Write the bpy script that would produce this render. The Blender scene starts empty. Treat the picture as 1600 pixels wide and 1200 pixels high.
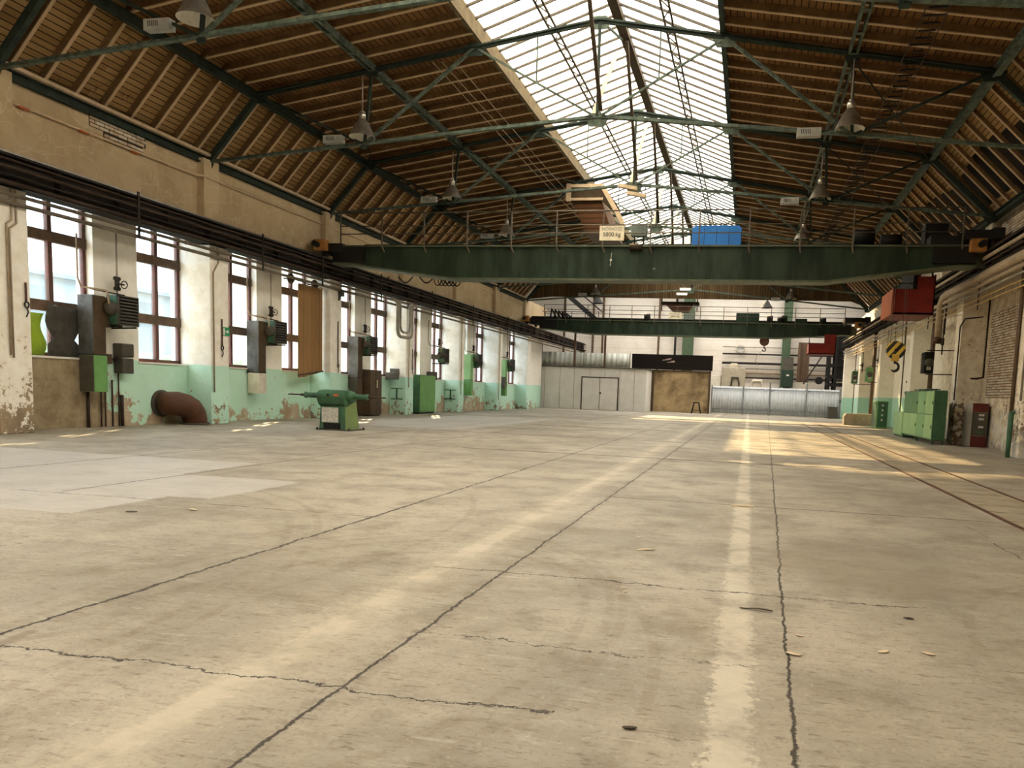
import bpy, bmesh, math, random
from mathutils import Vector, Matrix
random.seed(7)
SC = bpy.context.scene
COL = SC.collection

# ------------------------------------------------------------------ camera, sky, sun, exposure
CAM_H = 1.3
CR = Vector((0.9779118, 0.2054993, 0.0381895))
CU = Vector((-0.0582142, 0.0922968, 0.9940284))
CF = Vector((-0.2007474, 0.9742953, -0.1022211))
cam_data = bpy.data.cameras.new('camera')
cam = bpy.data.objects.new('camera', cam_data)
COL.objects.link(cam)
cam_data.sensor_width = 36.0
cam_data.sensor_fit = 'HORIZONTAL'
cam_data.lens = 27.0
cam_data.shift_x = (800 - 917) / 1600
cam_data.shift_y = (736 - 600) / 1600
cam_data.clip_end = 500
cm = Matrix((CR, CU, -CF)).transposed().to_4x4()
cm.translation = Vector((0, 0, CAM_H))
cam.matrix_world = cm
SC.camera = cam

SC.view_settings.view_transform = 'Standard'
SC.view_settings.look = 'None'
SC.view_settings.exposure = 0.65
SC.view_settings.gamma = 1.0
SC.view_settings.use_curve_mapping = False

SKY_STRENGTH = 5.0
world = bpy.data.worlds.new('sky')
SC.world = world
world.use_nodes = True
wn = world.node_tree
wn.nodes.clear()
w_out = wn.nodes.new('ShaderNodeOutputWorld')
w_bg = wn.nodes.new('ShaderNodeBackground')
w_tc = wn.nodes.new('ShaderNodeTexCoord')
w_sep = wn.nodes.new('ShaderNodeSeparateXYZ')
w_ramp = wn.nodes.new('ShaderNodeValToRGB')
wn.links.new(w_tc.outputs['Generated'], w_sep.inputs[0])
wn.links.new(w_sep.outputs['Z'], w_ramp.inputs[0])
e = w_ramp.color_ramp.elements
e[0].position = 0.0
e[0].color = (0.30, 0.34, 0.34, 1)
e[1].position = 0.55
e[1].color = (0.98, 0.96, 0.92, 1)
x = e.new(0.02)
x.color = (0.55, 0.63, 0.68, 1)
x = e.new(0.14)
x.color = (0.80, 0.90, 1.0, 1)
wn.links.new(w_ramp.outputs[0], w_bg.inputs['Color'])
w_bg.inputs['Strength'].default_value = SKY_STRENGTH
wn.links.new(w_bg.outputs[0], w_out.inputs[0])

sun_data = bpy.data.lights.new('sun', 'SUN')
sun_data.energy = 14.0
sun_data.angle = math.radians(1.2)
sun_data.color = (1.0, 0.70, 0.36)
sun = bpy.data.objects.new('sun', sun_data)
COL.objects.link(sun)
SUN_DIR = Vector((0.40, -0.89, -0.62)).normalized()     # low sun ahead of the camera
sun.rotation_euler = SUN_DIR.to_track_quat('-Z', 'Y').to_euler()


def portal(name, loc, size, normal):
    """daylight portal: gives off nothing itself, it only tells the renderer where the sky enters"""
    ld = bpy.data.lights.new(name, 'AREA')
    ld.shape = 'RECTANGLE'
    ld.size, ld.size_y = size
    ld.cycles.is_portal = True
    o = bpy.data.objects.new(name, ld)
    COL.objects.link(o)
    o.location = loc
    o.rotation_euler = Vector(normal).to_track_quat('-Z', 'Y').to_euler()


portal('skylight_portal', (-4.2, 21.6, 11.9), (7.6, 59.0), (0, 0, -1))
portal('transept_portal', (-4.2, 59.5, 12.6), (20, 14), (0, 0, -1))
portal('window_portal', (-16.2, 29.5, 3.6), (46, 4.4), (1, 0, 0))
bpy.data.objects['window_portal'].rotation_euler = (math.radians(90), 0, math.radians(-90))

# ------------------------------------------------------------------ node helpers
class NT:
    def __init__(s, name):
        s.mat = bpy.data.materials.new(name)
        s.mat.use_nodes = True
        s.t = s.mat.node_tree
        s.t.nodes.clear()
        s.out = s.n('ShaderNodeOutputMaterial')
        s.b = s.n('ShaderNodeBsdfPrincipled')
        s.link(s.b.outputs[0], s.out.inputs[0])
        tc = s.n('ShaderNodeTexCoord')
        s.co = tc.outputs['Object']
        sp = s.n('ShaderNodeSeparateXYZ')
        s.link(s.co, sp.inputs[0])
        s.x, s.y, s.z = sp.outputs

    def n(s, t, **k):
        q = s.t.nodes.new(t)
        for a, v in k.items():
            setattr(q, a, v)
        return q

    def link(s, a, b):
        s.t.links.new(a, b)

    def put(s, sock, v):
        if isinstance(v, bpy.types.NodeSocket):
            s.link(v, sock)
        elif isinstance(v, (tuple, list)) and len(v) == 3 and sock.type == 'RGBA':
            sock.default_value = (*v, 1)
        else:
            sock.default_value = v

    def m(s, op, a, b=0.0, c=None, clamp=False):
        q = s.n('ShaderNodeMath', operation=op, use_clamp=clamp)
        s.put(q.inputs[0], a)
        s.put(q.inputs[1], b)
        if c is not None:
            s.put(q.inputs[2], c)
        return q.outputs[0]

    def noise(s, scale, detail=4, rough=0.6, vec=None, sc3=None):
        q = s.n('ShaderNodeTexNoise')
        q.inputs['Scale'].default_value = scale
        q.inputs['Detail'].default_value = detail
        q.inputs['Roughness'].default_value = rough
        v = vec or s.co
        if sc3:
            mp = s.n('ShaderNodeMapping')
            mp.inputs['Scale'].default_value = sc3
            s.link(v, mp.inputs[0])
            v = mp.outputs[0]
        s.link(v, q.inputs['Vector'])
        return q.outputs['Fac']

    def ss(s, v, lo, hi):
        q = s.n('ShaderNodeMapRange', interpolation_type='SMOOTHSTEP')
        s.put(q.inputs[0], v)
        s.put(q.inputs[1], lo)
        s.put(q.inputs[2], hi)
        return q.outputs[0]

    def mix(s, f, a, b, mode='MIX'):
        q = s.n('ShaderNodeMix', data_type='RGBA', blend_type=mode)
        s.put(q.inputs[0], f)
        s.put(q.inputs[6], a)
        s.put(q.inputs[7], b)
        return q.outputs[2]

    def vor(s, scale, feature='DISTANCE_TO_EDGE', vec=None):
        q = s.n('ShaderNodeTexVoronoi', feature=feature)
        q.inputs['Scale'].default_value = scale
        s.link(vec or s.co, q.inputs['Vector'])
        return q.outputs[0]

    def bump(s, h, strength=0.3, dist=0.02):
        q = s.n('ShaderNodeBump')
        q.inputs['Strength'].default_value = strength
        q.inputs['Distance'].default_value = dist
        s.link(h, q.inputs['Height'])
        s.link(q.outputs[0], s.b.inputs['Normal'])

    def fin(s, col, rough=0.8, metal=0.0, spec=0.3):
        s.put(s.b.inputs['Base Color'], col)
        s.put(s.b.inputs['Roughness'], rough)
        s.b.inputs['Metallic'].default_value = metal
        s.b.inputs['Specular IOR Level'].default_value = spec
        return s.mat


def paint(name, c1, c2=None, scale=4, rough=0.6, metal=0.0, rust=0.0, rustc=(0.16, 0.07, 0.03), spec=0.3, sc3=None):
    t = NT(name)
    c2 = c2 or tuple(v * 0.7 for v in c1)
    a = t.noise(scale, 6, 0.65, sc3=sc3)
    col = t.mix(t.ss(a, 0.35, 0.68), c1, c2)
    if rust > 0:
        r = t.noise(scale * 2.3, 8, 0.7)
        col = t.mix(t.ss(r, 0.72 - rust, 0.80 - rust), col, rustc)
    t.bump(a, 0.15, 0.01)
    return t.fin(col, rough, metal, spec)


# ------------------------------------------------------------------ materials
def floor_material():
    t = NT('worn concrete floor')
    big = t.noise(0.33, 8, 0.66)
    mid = t.noise(1.6, 8, 0.68)
    fine = t.noise(38, 6, 0.7)
    col = t.mix(t.ss(big, 0.35, 0.65), (0.245, 0.22, 0.175), (0.405, 0.372, 0.305))
    col = t.mix(t.m('MULTIPLY', t.ss(mid, 0.45, 0.70), 0.7), col, (0.175, 0.148, 0.108))
    streak = t.noise(1.0, 7, 0.7, sc3=(2.2, 9.0, 1))
    col = t.mix(t.m('MULTIPLY', t.ss(streak, 0.55, 0.78), 0.5), col, (0.22, 0.18, 0.125))
    # tread marks of tyres: arcs across the dust
    def arc(cx, cy, r, w, amt, c):
        nonlocal col
        dx = t.m('SUBTRACT', t.x, cx)
        dy = t.m('MULTIPLY', t.m('SUBTRACT', t.y, cy), 0.62)
        d = t.m('SQRT', t.m('ADD', t.m('MULTIPLY', dx, dx), t.m('MULTIPLY', dy, dy)))
        d = t.m('ABSOLUTE', t.m('SUBTRACT', d, r))
        mk = t.m('SUBTRACT', 1.0, t.ss(d, w * .5, w))
        mk = t.m('MULTIPLY', mk, t.ss(streak, 0.38, 0.6))
        col = t.mix(t.m('MULTIPLY', mk, amt), col, c)
    dark = (0.17, 0.13, 0.085)
    for (cx, cy, r) in ((-2.2, 3.9, 1.35), (-2.2, 3.9, 1.5), (-2.25, 3.9, 1.62), (-1.9, 3.2, 1.55), (-6.5, 2.0, 3.6), (-6.5, 2.0, 3.8), (2.6, 4.2, 1.3), (-5.2, 6.0, 2.6)):
        arc(cx, cy, r, 0.04, 0.38, dark)
    # speckles of grit
    col = t.mix(t.m('MULTIPLY', t.ss(fine, 0.52, 0.68), 0.65), col, (0.17, 0.135, 0.09))
    col = t.mix(t.m('MULTIPLY', t.ss(t.noise(24, 8, 0.8), 0.55, 0.7), 0.55), col, (0.56, 0.51, 0.43))
    dash = t.noise(1.0, 6, 0.75, sc3=(7, 26, 1))
    col = t.mix(t.m('MULTIPLY', t.ss(dash, 0.555, 0.64), 0.72), col, (0.12, 0.095, 0.064))
    dash2 = t.noise(1.0, 7, 0.8, sc3=(2.4, 11, 1))
    col = t.mix(t.m('MULTIPLY', t.ss(dash2, 0.56, 0.66), 0.6), col, (0.155, 0.126, 0.087))
    col = t.mix(t.m('MULTIPLY', t.ss(dash2, 0.44, 0.32), 0.5), col, (0.50, 0.465, 0.395))
    pit = t.noise(9, 9, 0.8)
    col = t.mix(t.m('MULTIPLY', t.ss(pit, 0.66, 0.70), 0.7), col, (0.09, 0.068, 0.045))
    wob = t.m('SUBTRACT', t.noise(1.4, 6, 0.75), 0.5)
    wob2 = t.m('SUBTRACT', t.noise(7.0, 4, 0.7), 0.5)

    wob3 = t.m('SUBTRACT', t.noise(24.0, 5, 0.75), 0.5)

    def band(axis, c, w, amp, soft=1.6, lo=None, hi=None, brk=None, slope=0.0):
        v = t.x if axis == 'x' else t.y
        o = t.y if axis == 'x' else t.x
        d = t.m('SUBTRACT', v, c)
        if slope:
            d = t.m('SUBTRACT', d, t.m('MULTIPLY', o, slope))
        d = t.m('ADD', d, t.m('MULTIPLY', wob, amp))
        d = t.m('ABSOLUTE', t.m('ADD', d, t.m('ADD', t.m('MULTIPLY', wob2, amp * .25 + w * 1.2), t.m('MULTIPLY', wob3, w * 3.0 + 0.02))))
        mk = t.m('SUBTRACT', 1.0, t.ss(d, w / soft, w * soft))
        if lo is not None:
            mk = t.m('MULTIPLY', mk, t.m('GREATER_THAN', o, lo))
        if hi is not None:
            mk = t.m('MULTIPLY', mk, t.m('LESS_THAN', o, hi))
        if brk:
            mk = t.m('MULTIPLY', mk, t.ss(t.noise(3.0, 6, 0.7), brk, brk + 0.12))
        return mk
    # pale concrete by the left windows, sky reflection from them mixed into its colour
    edge = t.m('MULTIPLY', wob, 0.35)
    xx = t.m('ADD', t.x, edge)
    yy = t.m('ADD', t.y, edge)

    def rect(x0, x1, y0, y1):
        a = t.m('MULTIPLY', t.m('GREATER_THAN', xx, x0), t.m('LESS_THAN', xx, x1))
        b = t.m('MULTIPLY', t.m('GREATER_THAN', yy, y0), t.m('LESS_THAN', yy, y1))
        return t.m('MULTIPLY', a, b)
    pale = t.m('MAXIMUM', t.m('MAXIMUM', rect(-13, -7.4, 8.9, 10.6), rect(-13, -5.6, 7.2, 8.9)), rect(-13, -6.1, 5.9, 7.2))
    pale = t.m('MAXIMUM', pale, rect(-13.0, -8.6, 22.5, 34))
    col = t.mix(t.m('MULTIPLY', pale, t.m('ADD', 0.18, t.m('MULTIPLY', t.m('SUBTRACT', 1.0, dash2), 0.75))), col, (0.47, 0.465, 0.45))
    # painted lane lines
    yel = (0.52, 0.485, 0.395)
    col = t.mix(t.m('MULTIPLY', band('x', 0.0, 0.085, 0.03, 1.25), t.ss(mid, 0.72, 0.38)), col, yel)
    col = t.mix(t.m('MULTIPLY', band('x', -2.1, 0.075, 0.05, 1.5), t.m('MULTIPLY', t.ss(mid, 0.66, 0.36), 0.7)), col, yel)
    col = t.mix(t.m('MULTIPLY', band('x', -2.1, 0.19, 0.05, 1.5), 0.22), col, (0.55, 0.49, 0.37))
    # slab joints and cracks
    crk = band('x', -1.64, 0.008, 0.09)
    for a in (band('x', -3.55, 0.012, 0.16), band('x', 0.18, 0.007, 0.10, slope=0.022), band('x', -7.3, 0.012, 0.1, lo=7), band('x', 2.4, 0.008, 0.25, lo=5, hi=9, brk=0.45),
              band('y', 5.15, 0.008, 0.25, lo=-2.5, hi=1.2, brk=0.4), band('y', 9.45, 0.014, 0.12, lo=-1.7, hi=3.0), band('y', 15.7, 0.05, 0.12, lo=-6, hi=3.0, brk=0.30),
              band('y', 2.9, 0.006, 0.3, lo=-3.6, hi=-0.7), band('y', 3.7, 0.005, 0.4, lo=-1.6, hi=0.1, brk=0.42), band('y', 21.5, 0.05, 0.2, lo=-12, hi=3, brk=0.4),
              band('y', 28, 0.06, 0.2, lo=-8, hi=6.9, brk=0.35), band('y', 36, 0.09, 0.2, lo=-8, hi=6.9, brk=0.35), band('x', -9.6, 0.015, 0.15, lo=8), band('y', 6.9, 0.009, 0.2, lo=-8, hi=-3.5, brk=0.4)):
        crk = t.m('MAXIMUM', crk, a)
    halo = t.m('SUBTRACT', 1.0, t.ss(t.m('ABSOLUTE', t.m('ADD', t.m('ADD', t.x, 1.64), t.m('MULTIPLY', wob, 0.09))), 0.0, 0.12))
    col = t.mix(t.m('MULTIPLY', halo, t.m('MULTIPLY', t.ss(pit, 0.45, 0.6), 0.6)), col, (0.12, 0.09, 0.06))
    col = t.mix(t.m('MULTIPLY', crk, 0.95), col, (0.022, 0.016, 0.010))
    # oily stain
    dx = t.m('SUBTRACT', t.x, 1.0)
    dy = t.m('MULTIPLY', t.m('SUBTRACT', t.y, 6.5), 0.75)
    d = t.m('ADD', t.m('SQRT', t.m('ADD', t.m('MULTIPLY', dx, dx), t.m('MULTIPLY', dy, dy))), t.m('MULTIPLY', wob, 0.8))
    col = t.mix(t.m('MULTIPLY', t.m('SUBTRACT', 1.0, t.ss(d, 0.6, 0.95)), 0.35), col, (0.20, 0.165, 0.12))
    h = t.m('SUBTRACT', t.m('ADD', t.m('MULTIPLY', mid, 0.5), t.m('MULTIPLY', fine, 0.3)), crk)
    t.bump(h, 0.45, 0.02)
    rough = t.m('ADD', 0.42, t.m('MULTIPLY', mid, 0.35))
    return t.fin(col, rough, 0, 0.4)


def plaster_left():
    t = NT('white and green painted plaster')
    n1 = t.noise(1.3, 6, 0.65)
    n2 = t.noise(3.0, 9, 0.72)
    n3 = t.noise(0.55, 3, 0.5)
    white = t.mix(t.ss(n2, 0.35, 0.7), (0.92, 0.90, 0.85), (0.82, 0.79, 0.71))
    green = t.mix(t.ss(n2, 0.35, 0.7), (0.50, 0.78, 0.63), (0.57, 0.83, 0.72))
    zz = t.m('ADD', t.z, t.m('MULTIPLY', t.m('SUBTRACT', n1, 0.5), 0.06))
    col = t.mix(t.m('LESS_THAN', zz, 1.66), white, green)
    # flaked paint: bare plaster patches, more of them low on the wall
    low = t.m('MULTIPLY', t.ss(t.z, 1.1, 0.0), 0.16)
    mask = t.ss(t.m('ADD', t.m('ADD', t.m('MULTIPLY', n2, .6), t.m('MULTIPLY', n3, .4)), low), 0.60, 0.625)
    mask = t.m('MULTIPLY', mask, t.m('LESS_THAN', t.z, 1.75))
    bare = t.mix(t.ss(n1, 0.35, 0.65), (0.36, 0.27, 0.17), (0.48, 0.40, 0.30))
    col = t.mix(mask, col, bare)
    rim = t.m('MULTIPLY', t.m('LESS_THAN', t.y, 16.2), t.m('LESS_THAN', zz, 1.64))
    conc = t.mix(t.ss(n2, 0.35, 0.68), (0.36, 0.295, 0.19), (0.22, 0.165, 0.10))
    col = t.mix(rim, col, conc)
    t.bump(t.m('SUBTRACT', n2, mask), 0.4, 0.015)
    return t.fin(col, 0.85, 0, 0.2)


def plaster_pillar():
    t = NT('peeling pillar plaster')
    n1 = t.noise(1.3, 6, 0.65)
    n2 = t.noise(3.4, 9, 0.74)
    white = t.mix(t.ss(n2, 0.35, 0.7), (0.92, 0.90, 0.84), (0.79, 0.74, 0.63))
    green = t.mix(t.ss(n2, 0.35, 0.7), (0.50, 0.78, 0.65), (0.57, 0.83, 0.73))
    zz = t.m('ADD', t.z, t.m('MULTIPLY', t.m('SUBTRACT', n1, 0.5), 0.06))
    gm = t.m('MULTIPLY', t.m('LESS_THAN', zz, 1.64), t.m('GREATER_THAN', t.y, 16))
    col = t.mix(gm, white, green)
    near = t.m('MULTIPLY', t.m('LESS_THAN', t.y, 16), 0.07)
    mask = t.ss(t.m('ADD', t.m('ADD', n2, near), t.m('MULTIPLY', t.ss(t.z, 1.4, 0.0), 0.15)), 0.66, 0.68)
    mask = t.m('MULTIPLY', mask, t.m('LESS_THAN', t.z, 2.0))
    col = t.mix(mask, col, t.mix(t.ss(n1, 0.4, 0.6), (0.38, 0.29, 0.19), (0.24, 0.19, 0.13)))
    t.bump(t.m('SUBTRACT', n2, mask), 0.5, 0.02)
    return t.fin(col, 0.85, 0, 0.2)


def plaster_right(A=(0.80, 0.71, 0.55), B=(0.46, 0.365, 0.24)):
    t = NT('grimy beige plaster')
    n1 = t.noise(0.9, 6, 0.65)
    n2 = t.noise(2.6, 10, 0.75)
    n3 = t.noise(5.5, 8, 0.7)
    col = t.mix(t.ss(n2, 0.34, 0.66), A, B)
    far = t.ss(t.y, 33.0, 35.5)
    clean = t.mix(t.ss(n2, 0.4, 0.75), (0.86, 0.81, 0.69), (0.72, 0.64, 0.49))
    clean = t.mix(t.m('LESS_THAN', t.z, 1.62), clean, (0.42, 0.66, 0.52))
    col = t.mix(far, col, clean)
    low = t.m('MULTIPLY', t.ss(t.z, 2.2, 0.2), 0.16)
    mk = t.ss(t.m('ADD', n3, low), 0.60, 0.64)
    mk = t.m('MULTIPLY', mk, t.m('SUBTRACT', 1.0, far))
    col = t.mix(mk, col, t.mix(t.ss(n1, 0.4, 0.6), (0.62, 0.60, 0.54), (0.20, 0.15, 0.10)))
    t.bump(t.m('ADD', n2, t.m('MULTIPLY', n3, 0.4)), 0.5, 0.03)
    return t.fin(col, 0.9, 0, 0.15)


def plaster_upper():
    t = NT('ochre upper wall plaster')
    n1 = t.noise(0.8, 6, 0.65)
    n2 = t.noise(9.0, 6, 0.7)
    col = t.mix(t.ss(n1, 0.35, 0.66), (0.54, 0.425, 0.27), (0.44, 0.335, 0.20))
    st = t.noise(1.0, 5, 0.7, sc3=(1, 5.0, 0.25))
    col = t.mix(t.m('MULTIPLY', t.ss(st, 0.5, 0.8), 0.5), col, (0.30, 0.225, 0.125))
    mp = t.n('ShaderNodeMapping')
    mp.inputs['Scale'].default_value = (1, 0.55, 1.1)
    t.link(t.co, mp.inputs[0])
    vm = t.n('ShaderNodeVectorMath', operation='ADD')
    nz = t.n('ShaderNodeTexNoise')
    nz.inputs['Scale'].default_value = 1.7
    t.link(t.co, nz.inputs['Vector'])
    t.link(mp.outputs[0], vm.inputs[0])
    t.link(nz.outputs['Color'], vm.inputs[1])
    ed = t.vor(1.15, vec=vm.outputs[0])
    col = t.mix(t.m('MULTIPLY', t.m('SUBTRACT', 1.0, t.ss(ed, 0.004, 0.02)), 0.55), col, (0.62, 0.52, 0.35))
    t.bump(n2, 0.3, 0.01)
    return t.fin(col, 0.9, 0, 0.15)


def boards(name, c1, c2, axis, pitch, rot_n=0.0, dark=(0.02, 0.012, 0.005), stain=(0.10, 0.035, 0.02), gap=0.075):
    """sawn boards: seams every PITCH metres along AXIS, colour changing from board to board"""
    t = NT(name)
    v = {'x': t.x, 'y': t.y, 'z': t.z}[axis]
    q = t.m('DIVIDE', v, pitch)
    idx = t.m('FLOOR', q)
    fr = t.m('SUBTRACT', q, idx)
    cx = t.n('ShaderNodeCombineXYZ')
    t.link(idx, cx.inputs[0])
    long_ = t.m('FLOOR', t.m('MULTIPLY', {'x': t.y, 'y': t.x, 'z': t.y}[axis], 0.32))
    t.link(long_, cx.inputs[1])
    wn_ = t.n('ShaderNodeTexWhiteNoise', noise_dimensions='3D')
    t.link(cx.outputs[0], wn_.inputs[0])
    col = t.mix(wn_.outputs['Value'], c1, c2)
    g = t.noise(2.0, 8, 0.7, sc3={'x': (9, 0.7, 9), 'y': (0.7, 9, 0.7), 'z': (9, 0.7, 9)}[axis])
    col = t.mix(t.m('MULTIPLY', t.ss(g, 0.45, 0.75), 0.45), col, tuple(k * 0.45 for k in c2))
    s = t.noise(1.1, 8, 0.75)
    col = t.mix(t.m('MULTIPLY', t.ss(s, 0.62, 0.66), 0.75), col, stain)
    seam = t.m('ADD', t.m('LESS_THAN', fr, gap), t.m('GREATER_THAN', fr, 1 - gap))
    col = t.mix(seam, col, dark)
    t.bump(t.m('SUBTRACT', g, seam), 0.5, 0.01)
    return t.fin(col, 0.85, 0, 0.15)


def glass(name, tint, trans, dusty):
    t = NT(name)
    tr = t.n('ShaderNodeBsdfTransparent')
    tr.inputs[0].default_value = (*tint, 1)
    tl = t.n('ShaderNodeBsdfTranslucent')
    tl.inputs[0].default_value = (*dusty, 1)
    gl = t.n('ShaderNodeBsdfGlossy')
    gl.inputs['Roughness'].default_value = 0.08
    m1 = t.n('ShaderNodeMixShader')
    nn = t.noise(1.3, 5, 0.6)
    t.link(t.m('MULTIPLY', t.m('ADD', 0.6, t.m('MULTIPLY', nn, 0.8)), 1 - trans), m1.inputs[0])
    t.link(tr.outputs[0], m1.inputs[1])
    t.link(tl.outputs[0], m1.inputs[2])
    m2 = t.n('ShaderNodeMixShader')
    m2.inputs[0].default_value = 0.05
    t.link(m1.outputs[0], m2.inputs[1])
    t.link(gl.outputs[0], m2.inputs[2])
    t.link(m2.outputs[0], t.out.inputs[0])
    return t.mat


def brick_mat():
    t = NT('whitewashed brick')
    n = t.noise(2.5, 8, 0.7)
    br = t.n('ShaderNodeTexWhiteNoise', noise_dimensions='3D')
    sn = t.n('ShaderNodeVectorMath', operation='SNAP')
    t.link(t.co, sn.inputs[0])
    sn.inputs[1].default_value = (5, 0.27, 0.085)
    t.link(sn.outputs[0], br.inputs[0])
    col = t.mix(br.outputs['Value'], (0.68, 0.60, 0.47), (0.46, 0.32, 0.20))
    col = t.mix(t.ss(n, 0.5, 0.6), col, (0.60, 0.53, 0.42))
    t.bump(n, 0.4, 0.01)
    return t.fin(col, 0.9, 0, 0.15)


def facade_panels():
    t = NT('cream wall cladding')
    n = t.noise(0.7, 6, 0.65)
    col = t.mix(t.ss(n, 0.35, 0.7), (0.82, 0.77, 0.69), (0.72, 0.655, 0.55))
    q = t.m('FRACT', t.m('DIVIDE', t.z, 0.9))
    col = t.mix(t.m('MULTIPLY', t.m('LESS_THAN', q, 0.035), 0.6), col, (0.48, 0.42, 0.34))
    q2 = t.noise(1.0, 5, 0.6, sc3=(0.4, 1, 3.5))
    col = t.mix(t.m('MULTIPLY', t.ss(q2, 0.55, 0.8), 0.4), col, (0.60, 0.53, 0.42))
    return t.fin(col, 0.8, 0, 0.2)


def stripes_paint(name, ca, cb, width):
    t = NT(name)
    d = t.m('ADD', t.x, t.m('MULTIPLY', t.z, -0.8))
    f = t.m('FRACT', t.m('DIVIDE', d, width))
    col = t.mix(t.m('GREATER_THAN', f, 0.5), ca, cb)
    n = t.noise(9, 6, 0.7)
    col = t.mix(t.m('MULTIPLY', t.ss(n, 0.55, 0.7), 0.6), col, (0.14, 0.09, 0.03))
    return t.fin(col, 0.55)


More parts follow.
